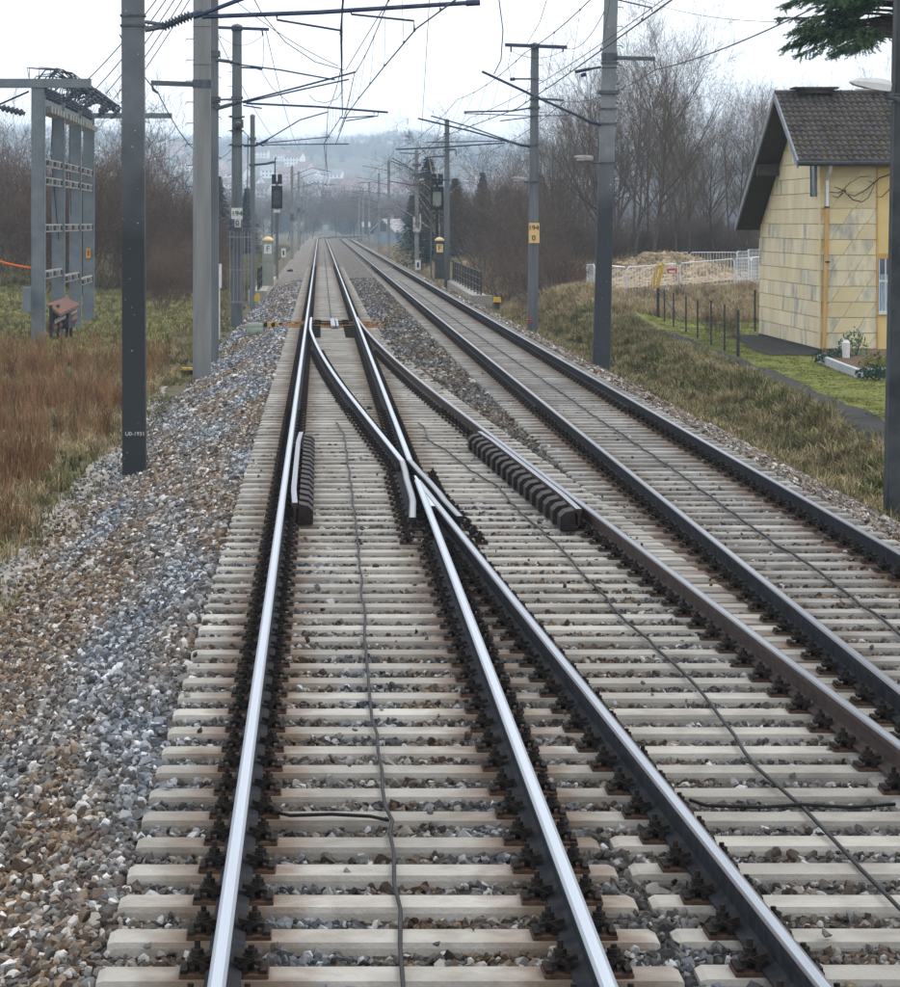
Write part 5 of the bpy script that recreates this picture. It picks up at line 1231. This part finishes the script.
for row, (dmin, dmax, step) in enumerate(((205, 250, 19), (172, 200, 24), (152, 168, 36))):
    px = 548 + row * 9
    while px < 930:
        x_ = px + rs.uniform(-9, 9); d = rs.uniform(dmin, dmax); ty = float(np.interp(x_, TOPX, TOPY)) + rs.uniform(-4, 40) + row * 10
        h = ((CY - ty) * d / F + CH - g1((x_ - CX) * d / F, d)) * .9; pr = TREE[i % len(TREE)] if rs.random() < .8 else TREEO[i % 2]
        if row > 0 and px > 790: px += step; continue
        w_ = where(x_); kind_ = 'slim front' if row == 2 else 'bare leafless'
        plant('bare_tree', f'{kind_} tree {w_}', 'tree', (x_ - CX) * d / F, d, max(6, h), pr, f'{kind_} trees {w_}', .8); i += 1
        px += step
plant('bare_tree', 'tallest bare tree, just right of the tall grey mast', 'tree', (650 - CX) * 150 / F, 150, (CY - 62) * 150 / F + 3.6, TREE[1], None, .8)
plant('bare_tree', 'slim pale olive tree behind the middle barrier', 'tree', (688 - CX) * 146 / F, 146, 8.0, TREEO[0], None, .6)
for k in range(44):                                   # undergrowth in front of and inside the wood
    px = 488 + k * 7 + rs.uniform(-5, 5); d = rs.uniform(150, 185)
    h = rs.uniform(2.0, 4.0) if px > 575 else rs.uniform(3.4, 6.4)
    if d < 168 and 585 < px < 765: d += 20
    x_ = (px - CX) * d / F
    if x_ < 10 or px > 790: continue
    plant('bare_shrub', f'leafless brown undergrowth shrub {where(px)}', 'shrub', x_, d, h, BUSHR[k % 2] if k % 5 == 0 else BUSH[k % 3], f'undergrowth {where(px)}', 1.0)
for k in range(11):                                   # brush on the slope behind the railing
    px = 497 + k * 7.5 + rs.uniform(-3, 3); d = rs.uniform(118, 150); x_ = (px - CX) * d / F
    if x_ < 9.0: continue
    w_ = 'between the right railing and the slender sign mast' if px < 532 else 'between the slender sign mast and the tall grey mast'
    plant('bare_shrub', f'low tangled shrub on the slope {w_}', 'shrub', x_, d, rs.uniform(1.2, 2.6), SCRUB[k % 3], f'low shrubs {w_}', 1.0)
for k in range(4):
    px = 640 + k * 22 + rs.uniform(-4, 4); d = rs.uniform(112, 118)
    plant('bare_shrub', 'thin dry bush between the stake fence and the barriers', 'shrub', (px - CX) * d / F, d, rs.uniform(.5, .8), SCRUB[k % 3], 'dry bushes before the barriers', .7)
for k in range(2): plant('bare_shrub', ('left', 'right')[k] + ' dark leafless bush against the stake fence', 'shrub', (714 + k * 11 - CX) * 93 / F, 93 - k * 2, 1.15, SCRUB[2], 'dark bushes along the stake fence', .5)
# left hand bushes
LTX = [-60, 0, 30, 60, 95, 120, 150, 172, 192, 215]; LTY = [100, 105, 118, 135, 125, 112, 135, 150, 178, 220]
for k in range(18):
    px = -50 + k * 14.2 + rs.uniform(-4, 4); d = rs.uniform(128, 175); x_ = (px - CX) * d / F
    ty = float(np.interp(px, LTX, LTY)) + rs.uniform(-5, 45); h = ((CY - ty) * d / F + CH - g1(x_, d)) * .92
    if px < 25: lab, grp = 'tall brown leafless bush left of the switching frame', 'bushes left of the switching frame'
    elif px < 95: lab, grp = 'brown leafless bush seen through the posts of the switching frame', 'bushes behind the switching frame'
    elif px < 122: lab, grp = 'twiggy brown bush between switching frame and nearest left mast', 'bushes right of the switching frame'
    else: lab, grp = 'dense twiggy brown bush between the nearest left mast and the pegged mast', 'bushes between the left masts'
    plant('bare_bush', lab, 'bush', x_, d, max(2.5, h), (BUSH + BUSHR)[(k * 2) % 5 if k % 4 else 3], grp, .85)
for k in range(10):
    px = 150 + k * 7; d = rs.uniform(118, 140); x_ = (px - CX) * d / F
    if x_ > -5.2: continue
    plant('bare_bush', 'low reddish bush at the meadow edge by the pegged mast', 'bush', x_, d, rs.uniform(1.6, 3), BUSHR[k % 2], 'low reddish bushes by the meadow', .9)
for k in range(16):
    d = 160 + k * 17; x_ = -6.2 - rs.uniform(0, 6) - k * .25
    plant('bare_shrub', 'reddish leafless scrub along the left side of the far track', 'shrub', x_, d, rs.uniform(2.0, 3.6), BUSHR[k % 2], 'scrub along the far left track', 1.2)
for k in range(13):
    px = 338 + k * 6 + rs.uniform(-3, 3); d = rs.uniform(590, 700); x_ = (px - CX) * d / F
    plant('bare_tree', 'hazy bare tree where the tracks vanish', 'tree', x_, d, rs.uniform(5, 9.5), TREE[k % 6], 'hazy trees at the end of the tracks', 1.2)
for k in range(8):
    px = 228 + k * 12; d = rs.uniform(430, 620); x_ = (px - CX) * d / F
    plant('bare_tree', 'hazy bare tree left of the vanishing tracks', 'tree', x_, d, rs.uniform(5, 9), TREE[k % 6], 'hazy trees left of the tracks', 1.2)
plant('birch_tree', 'bare birch with white trunk behind the right signal', 'tree', (442 - CX) * 215 / F, 215, 10.0, BIRCH, None, 1.1)
plant('birch_tree', 'second bare pale tree right of the birch, low spreading', 'tree', (497 - CX) * 200 / F, 200, 6.2, BIRCH, None, 1.5)

# ------------------------------------------------------------------ conifers
def conifer_meshes(seed, h, w, rows, per, needles):
    rs = random.Random(seed); tm = MB(); tm.path([(0, 0, -.3), (0, 0, h * .5), (0, 0, h)], [.022 * h, .012 * h, .01], 6)
    cm = MB()
    for i in range(rows):
        t = i / (rows - 1); z = h * (.06 + .93 * t); L = w * (1 - t) ** .85 + .08 * w * .3
        for j in range(per):
            a = rs.uniform(0, 6.283); l = L * rs.uniform(.7, 1.1); droop = rs.uniform(.1, .45)
            for s in range(needles):
                u = (s + .6) / needles; base = Vector((math.cos(a) * l * u, math.sin(a) * l * u, z - l * u * u * droop + rs.uniform(-.05, .05) * h * .1))
                sz = rs.uniform(.6, 1.2) * (.045 * h * (.55 + .5 * (1 - u)) + .05); aa = a + rs.uniform(-1.3, 1.3)
                tip = base + Vector((math.cos(aa) * sz, math.sin(aa) * sz, -sz * rs.uniform(.05, .5))); sd_ = Vector((-math.sin(aa), math.cos(aa), rs.uniform(-.3, .3))) * sz * .32
                cm.add([base - sd_, base + sd_, tip], [(0, 1, 2)])
    return h, tm.mesh('trunk', 'trunk_dark'), cm.mesh('crown', 'spruce')
CON = [conifer_meshes(1, 9, 2.5, 40, 22, 8), conifer_meshes(2, 10, 3.4, 40, 24, 8)]
for (px, d, ty, k, wd, lab) in ((483, 300, 172, 0, 1.0, 'pointed dark spruce standing above the brown field'), (428, 240, 158, 1, 1.15, 'broad dark blue spruce just left of the right signal'), (455, 262, 178, 1, 1.25, 'dark spruce between the right signal and the pointed spruce'),
                                (505, 320, 186, 1, 1.3, 'dark evergreen right of the pointed spruce'), (520, 335, 190, 0, 1.5, 'evergreen behind the brown shrubs right of the pointed spruce'), (412, 330, 195, 0, 1.2, 'hazy spruce left of the mast with white plates'),
                                (219, 250, 176, 1, .9, 'dark green pine showing between left masts'), (247, 300, 188, 0, 1.1, 'small dark evergreen right of the 194 mast'), (540, 300, 175, 1, 1.4, 'tall evergreen half hidden by the slender sign mast'), (560, 280, 178, 1, 1.3, 'evergreen deep in the wood behind tall shrubs')):
    x_ = (px - CX) * d / F; h = (CY - ty) * d / F + CH - g1(x_, d); plant('spruce_tree', lab, 'conifer', x_, d, h, CON[k], None, wd)
# large spruce whose lower limbs reach into the picture at the top right
SPX, SPD = (899 - CX) * 53.5 / F, 53.5
sp = thing('spruce_tree', 'large green spruce reaching in from the upper right, trunk behind edge mast', 'conifer', (SPX, SPD, g1(SPX, SPD)))
mb = MB(); zb = g1(SPX, SPD); mb.path([(SPX, SPD, zb - .2), (SPX, SPD, zb + .25), (SPX, SPD, 3), (SPX + .03, SPD, 8), (SPX, SPD, 15)], [.33, .235, .2, .15, .03], 10); mb.build('trunk', 'trunk_dark', sp)
rs = random.Random(77); limb = MB(); leaf = MB()
def spray(pts_, r0):
    """needle bearing twigs along both sides of a limb"""
    n = len(pts_); Ltot = sum((pts_[i + 1] - pts_[i]).length for i in range(n - 1))
    for k in range(int(Ltot * 24)):
        t = rs.uniform(.28, 1); f = t * (n - 1); i = min(int(f), n - 2); q = pts_[i].lerp(pts_[i + 1], f - i); ax = (pts_[i + 1] - pts_[i]).normalized()
        side = ax.cross(Vector((0, 0, 1))).normalized() * rs.choice((-1, 1)); ln = rs.uniform(.25, .62) * (1.25 - .75 * t)
        dirn = (ax * rs.uniform(.4, .9) + side * rs.uniform(.4, .9) + Vector((0, 0, rs.uniform(-.55, .02)))).normalized()
        e = q + dirn * ln + Vector((0, 0, -.10 * ln)); limb.path([q, e], [.008, .003], 3)
        m = int(ln * 150)
        for j in range(m):
            b = q.lerp(e, (j + .5) / m); a = rs.uniform(0, 6.283); u = dirn.orthogonal().normalized(); w = dirn.cross(u)
            nd = (dirn * .75 + (u * math.cos(a) + w * math.sin(a)) * .8).normalized(); nl = rs.uniform(.04, .075); wv = nd.orthogonal().normalized() * .009
            leaf.add([b - wv, b + wv, b + nd * nl], [(0, 1, 2)])
for k in range(96):
    z = 6.45 + (k / 96) ** 1.25 * 4.5 + rs.uniform(-.18, .25); a = rs.uniform(0, 6.283)
    if k < 64 and k % 5: a = math.pi + rs.uniform(-.85, .85)
    L = rs.uniform(1.2, 2.55) * (1 - .04 * (z - 6.3)); 
    dr = rs.uniform(.3, .9); p0 = Vector((SPX, SPD, z + .15)); d0 = Vector((math.cos(a), math.sin(a), 0)); pts_ = [p0 + d0 * L * t + Vector((rs.gauss(0, .03), rs.gauss(0, .03), .3 * t - dr * t * t + (.1 if t > .9 else 0))) for t in (0, .2, .4, .6, .8, 1)]
    limb.path(pts_, [.035, .03, .022, .016, .01, .005], 5); spray(pts_, .03)
limb.build('limb', 'trunk_dark', sp); leaf.build('crown', 'needles', sp)
# plants in the flower bed
def small_bush(label, px, py, d, h, w, mat, seed):
    x = (px - CX) * d / F; rs = random.Random(seed); T = thing('garden_shrub', label, 'shrub', (x, d, HZ)); lm = MB(); st = MB()
    for k in range(240):
        a = rs.uniform(0, 6.283); r = w * math.sqrt(rs.random()); z = h * rs.random() * (1 - .5 * (r / w) ** 2) + .1; c = Vector((x + math.cos(a) * r, d + math.sin(a) * r, HZ + z)); s = rs.uniform(.04, .09)
        u = Vector((rs.gauss(0, 1), rs.gauss(0, 1), rs.gauss(0, 1))).normalized(); w_ = u.orthogonal().normalized(); lm.add([c - u * s, c + w_ * s * .5, c + u * s, c - w_ * s * .5], [(0, 1, 2, 3)])
    for k in range(7): a = rs.uniform(0, 6.283); st.path([(x, d, HZ), (x + math.cos(a) * w * .4, d + math.sin(a) * w * .4, HZ + h * .5), (x + math.cos(a) * w * .7, d + math.sin(a) * w * .7, HZ + h * .9)], [.018, .01, .005], 4)
    lm.build('foliage', mat, T); st.build('stem', 'bark', T)
small_bush('small round green shrub beside the garden post lamp', 853, 352, 74.5, .95, .4, 'needles', 1); small_bush('low dark clipped shrub left in the flower bed', 832, 362, 74, .4, .55, 'spruce', 2); small_bush('low dark plant at the front corner of the flower bed', 876, 375, 66.5, .3, .5, 'spruce', 3); small_bush('light green plant right in the flower bed', 878, 364, 70, .45, .5, 'grass_green', 4)

# ------------------------------------------------------------------ grass
def tuft(seed, n, h, lean, wd, mat, seeds=False):
    rs = random.Random(seed); mb = MB()
    for k in range(n):
        a = rs.uniform(0, 6.283); r = rs.uniform(0, .09); x, y = math.cos(a) * r, math.sin(a) * r; l = rs.uniform(.5, 1) * h; t = rs.uniform(.1, 1) * lean; a2 = rs.uniform(0, 6.283); u = Vector((math.cos(a2), math.sin(a2), 0)); s = Vector((-u.y, u.x, 0)) * wd
        p0 = Vector((x, y, -.03)); p1 = p0 + u * t * l * .35 + Vector((0, 0, l * .6)); p2 = p0 + u * t * l + Vector((0, 0, l * (1 - .35 * t)))
        mb.add([p0 - s, p0 + s, p1 + s * .8, p1 - s * .8, p2], [(0, 1, 2, 3), (3, 2, 4)])
        if seeds and rs.random() < .5: mb.add([p2 - s * 1.5, p2 + u * .01 + Vector((0, 0, .09)), p2 + s * 1.5, p2 - Vector((0, 0, .05))], [(0, 1, 2, 3)])
    return mb.mesh('tuft', mat)
G_RUST = proto_collection('rust_tuft', [tuft(i, 12, .72 + .12 * (i % 2), .4, .0055, 'grass_rust', True) for i in range(4)])
G_STRAW = proto_collection('straw_tuft', [tuft(10 + i, 16, .42, .8, .007, 'grass_straw') for i in range(4)])
G_MIX = proto_collection('mixed_tuft', [tuft(20 + i, 16, .26 + .1 * (i % 2), 1.0 - .2 * (i % 2), .008, 'grass_mixed') for i in range(4)])
G_GREEN = proto_collection('green_tuft', [tuft(30 + i, 14, .10, .9, .008, 'grass_green') for i in range(3)])
G_PALE = proto_collection('pale_tuft', [tuft(40 + i, 14, .15, .9, .010, 'grass_pale') for i in range(3)])
def noise2(x, y, s): return (np.sin(x * s + 1.7 * np.sin(y * s * .7)) + np.sin(y * s * 1.3 + 1.1 * np.sin(x * s * .6) + 2)) * .5
def grass(name, coll, x0, x1, y0, y1, n, smin, smax, keep=None, bias=1.0):
    x = RS.uniform(x0, x1, n); y = y0 + (y1 - y0) * RS.rand(n) ** bias
    if keep is not None: k = keep(x, y) > RS.rand(n); x, y = x[k], y[k]
    z = gz(x, y); rot = np.stack([RS.normal(0, .12, len(x)), RS.normal(0, .12, len(x)), RS.uniform(0, 6.28, len(x))], 1)
    s = RS.uniform(smin, smax, len(x)); return scatter(name, np.stack([x, y, z], 1), rot, s, coll)
pcx = np.array(PATHC)
def path_x(y): return np.interp(y, pcx[:, 1], pcx[:, 0])
def left_edge(y): return -3.75 - .25 * np.sin(y * .35) - .15 * np.sin(y * .9)
grass('rust_grass', G_RUST, -13, -3.6, 22, 84, 13000, .55, 1.2, lambda x, y: (x < left_edge(y) - .2) * np.clip(.5 + 1.1 * noise2(x, y, .6), .03, 1) * np.clip((86 - y) / 34, .1, 1), 1.2)
grass('straw_grass', G_STRAW, -14, -3.5, 20, 125, 15000, .5, 1.15, lambda x, y: (x < left_edge(y) + .1) * np.clip(.5 - .8 * noise2(x, y, .6), .12, 1) * np.clip(1.2 - (y - 60) / 25, .04, 1), 1.2)
grass('low_grass', G_MIX, -30, -3.3, 18, 150, 22000, .6, 1.2, lambda x, y: (x < left_edge(y) + .3) * .9, 1.2)
grass('meadow_grass', G_PALE, -32, -5.0, 74, 150, 22000, .8, 1.6, lambda x, y: np.clip((y - 72) / 10, 0, 1), 1.2)
def bank_keep(x, y): return (x < path_x(y) - .42) * (x > 7.42 + .12 * np.sin(y * .8))
grass('bank_grass', G_MIX, 6.9, 12, 24, 125, 26000, .7, 1.5, lambda x, y: bank_keep(x, y) * .95, 1.3)
grass('bank_straw', G_STRAW, 6.9, 12, 24, 130, 24000, .5, 1.15, lambda x, y: bank_keep(x, y) * np.clip(.5 + 1.0 * noise2(x, y, 1.1), .05, 1), 1.3)
grass('bank_green', G_GREEN, 7.4, 11.5, 35, 90, 14000, 1.0, 2.6, lambda x, y: bank_keep(x, y) * np.clip(.4 - 1.1 * noise2(x, y, .6), 0, 1), 1.1)
def lawn_keep(x, y): return (x > path_x(y) + .34) * ~((x > 14.0) & (y > 79) & (y < 93)) * ~((x > qa.x - .1) & (y > 64) & (y < 78) & (x > qb.x - (y - qb.y) * .1 - .3))
grass('lawn_grass', G_GREEN, 10.4, 24, 44, 105, 46000, .6, 1.1, lawn_keep, 1.15)
grass('mound_straw', G_STRAW, 9, 24, 100, 134, 9000, .8, 1.5, lambda x, y: ((y > 104) & ((y < 122) | (x < 13))) * .9)
grass('field_straw', G_STRAW, 8.5, 60, 140, 420, 26000, 1.2, 2.6, lambda x, y: ~((x > 10.5) & (x < 26) & (y < 165)) * 1.0, 1.5)
grass('left_field_straw', G_MIX, -40, -4.2, 150, 420, 14000, 1.2, 2.6, None, 1.5)
# short growth at the ballast toes
grass('toe_weeds', G_MIX, -4.3, -2.95, 18, 100, 2600, .3, .8, lambda x, y: np.clip(.35 + noise2(x, y, .9) + (x < -3.6) * .4, 0, 1))

def clod(seed):
    me = rock(seed).copy(); me.materials.clear(); me.materials.append(MATS['mound']); return me
CLODS = proto_collection('clod', [clod(60 + i) for i in range(5)])
n = 2600; x = RS.normal(17.5, 2.6, n); y = RS.normal(139, 6, n); k = (y > 126) & (y < 153) & (np.abs(x - 17.5) < 4.4); x, y = x[k], y[k]
scatter('dirt_clods', np.stack([x, y, gz(x, y) + .02], 1), RS.uniform(-3, 3, (len(x), 3)), np.clip(.07 * RS.lognormal(0, .55, len(x)), .03, .3), CLODS)
grass('mound_weeds', G_STRAW, 14, 22, 130, 150, 700, .5, 1.1, lambda x, y: np.clip(.1 + noise2(x, y, .8), 0, 1))

# ------------------------------------------------------------------ far hillside: woods and houses
HPOS = []
def far_house(px, py, w, h, dep, wallm, roofm, label, rz, d=None, group='houses on the far hillside'):
    p = hit(px, py, 1100, 3350, 1.003) if d is None else Vector(((px - CX) * d / F, d, g1((px - CX) * d / F, d)))
    HPOS.append((p.x, p.y))
    T = thing('far_house', label, 'house', tuple(p), group); T.rotation_euler.z = rz; ORG[T.name] = Vector()
    mb = MB(); mb.bx(-w / 2, w / 2, -dep / 2, dep / 2, -3, h); rh = dep * .42
    mb.add([(-w / 2, -dep / 2, h), (-w / 2, dep / 2, h), (-w / 2, 0, h + rh), (w / 2, -dep / 2, h), (w / 2, dep / 2, h), (w / 2, 0, h + rh)], [(0, 2, 1), (3, 4, 5)]); mb.build('wall', wallm, T)
    mb = MB(); e = .5
    for sgn in (-1, 1):
        a = [(-w / 2 - e, sgn * (dep / 2 + e), h - e * .84), (w / 2 + e, sgn * (dep / 2 + e), h - e * .84), (w / 2 + e, 0, h + rh + .05), (-w / 2 - e, 0, h + rh + .05)]
        v = a + [(q[0], q[1], q[2] + .25) for q in a]; mb.add(v, [(0, 1, 2, 3), (4, 5, 6, 7), (0, 1, 5, 4), (0, 3, 7, 4), (1, 2, 6, 5)])
    rf = mb.build('roof', roofm, T); mb = MB(); mb.bx(w * .2, w * .2 + .8, .5, 1.3, h + rh * .3, h + rh + .9); mb.build('chimney', roofm, rf)
    fl = max(1, int(h / 2.9)); nw = max(2, int(w / 2.8))
    for f_ in range(fl):
        for j in range(nw):
            cx_ = -w / 2 + w * (j + .5) / nw; zc = .9 + f_ * 2.9; mb = MB(); mb.bx(cx_ - .6, cx_ + .6, -dep / 2 - .06, -dep / 2 - .01, zc, zc + 1.4); mb.build('window', 'far_window', T)
    mb = MB(); mb.bx(-w / 2 - .06, -w / 2 - .01, -.6, .6, h - .2, h + 1.2); mb.build('window', 'far_window', T)
rs = random.Random(9)
hs = [(262, 152), (283, 155), (295, 161), (246, 160), (305, 168), (163, 140), (176, 148), (205, 152), (150, 155), (186, 165), (218, 168), (270, 172), (288, 178), (300, 184), (255, 184), (262, 195), (312, 176), (318, 186), (324, 168), (335, 176), (342, 186), (348, 192), (372, 190),
      (383, 186), (395, 192), (402, 182), (410, 190), (474, 178), (490, 180), (505, 178), (514, 184), (465, 186), (232, 190), (240, 178), (228, 172), (330, 195), (310, 198), (285, 200), (378, 200), (352, 178), (565, 176), (580, 182), (430, 180), (20, 160), (60, 168), (110, 170), (95, 150)]
def hw(px):
    if px < 125: return 'beyond the switching frame'
    if px < 195: return 'between the nearest left mast and pegged mast'
    if px < 230: return 'behind the paired grey masts'
    if px < 278: return 'between the 194 mast and the left signal'
    if px < 322: return 'right of the left signal above the far left masts'
    if px < 360: return 'straight above the vanishing tracks'
    if px < 425: return 'above the far right masts'
    if px < 530: return 'between the right signal and the slender sign mast'
    return 'right of the slender sign mast'
for px, py in hs:
    pk = rs.random() < .2
    far_house(px, py + 6, rs.uniform(10, 18), rs.choice((3.2, 5.8, 6.2, 8.7)), rs.uniform(8, 10.5), 'far_wall_pink' if pk else 'far_wall_white', 'far_roof' if rs.random() < .7 else 'far_roof_grey', ('pinkish' if pk else 'pale') + ' hillside house in the haze ' + hw(px), rs.uniform(-.7, .7), None, ('pink' if pk else 'pale') + ' far houses ' + hw(px))
far_house(362, 196, 16, 8, 9, 'far_wall_pink', 'far_roof', 'large pink house on the hazy hillside above the vanishing tracks', .3, None, None)
far_house(391, 236, 5.2, 2.4, 4.2, 'far_wall_blue', 'far_roof_grey', 'blue grey shed with pale gable beside the far right masts', 1.0, 480, None)

far_t = proto_collection('far_tree', [PROTO[('tree', 100, 'twigs')][2], PROTO[('multi', 140, 'twigs')][2], CON[0][2], PROTO[('tree', 102, 'twigs')][2]])
n = 7000
y = 750 + 3000 * RS.rand(n) ** .8; x = (RS.uniform(-40, 960, n) - CX) * y / F
k = (noise2(x, y, .011) + .5 * noise2(x, y, .027) > -.15) | (y > 3000); x, y = x[k], y[k]
free = np.ones(len(x), bool)
for (hx, hy) in HPOS: free &= ~((np.abs(x - hx) < 11 + (hy - y) * .03) & (y > hy - 240) & (y < hy + 14))
x, y = x[free], y[free]
s = RS.uniform(.55, 1.15, len(x)); scatter('hillside_wood', np.stack([x, y, gz(x, y)], 1), np.stack([0 * x, 0 * x, RS.uniform(0, 6.28, len(x))], 1), np.stack([s * 1.5, s * 1.5, s], 1), far_t)

# ------------------------------------------------------------------ air
hz = MB(); hz.bx(-2550, 2550, -35, 4500, -36, 128)
hm = bpy.data.materials.new('haze'); hm.use_nodes = True; hn = hm.node_tree; hn.nodes.clear(); MATS['haze'] = hm
ho = hn.nodes.new('ShaderNodeOutputMaterial'); hv = hn.nodes.new('ShaderNodeVolumePrincipled')
hv.inputs['Color'].default_value = (.66, .83, 1.0, 1); hv.inputs['Density'].default_value = .0003; hv.inputs['Anisotropy'].default_value = .15
hn.links.new(hv.outputs[0], ho.inputs['Volume'])
stuff(hz.build('haze', 'haze'))
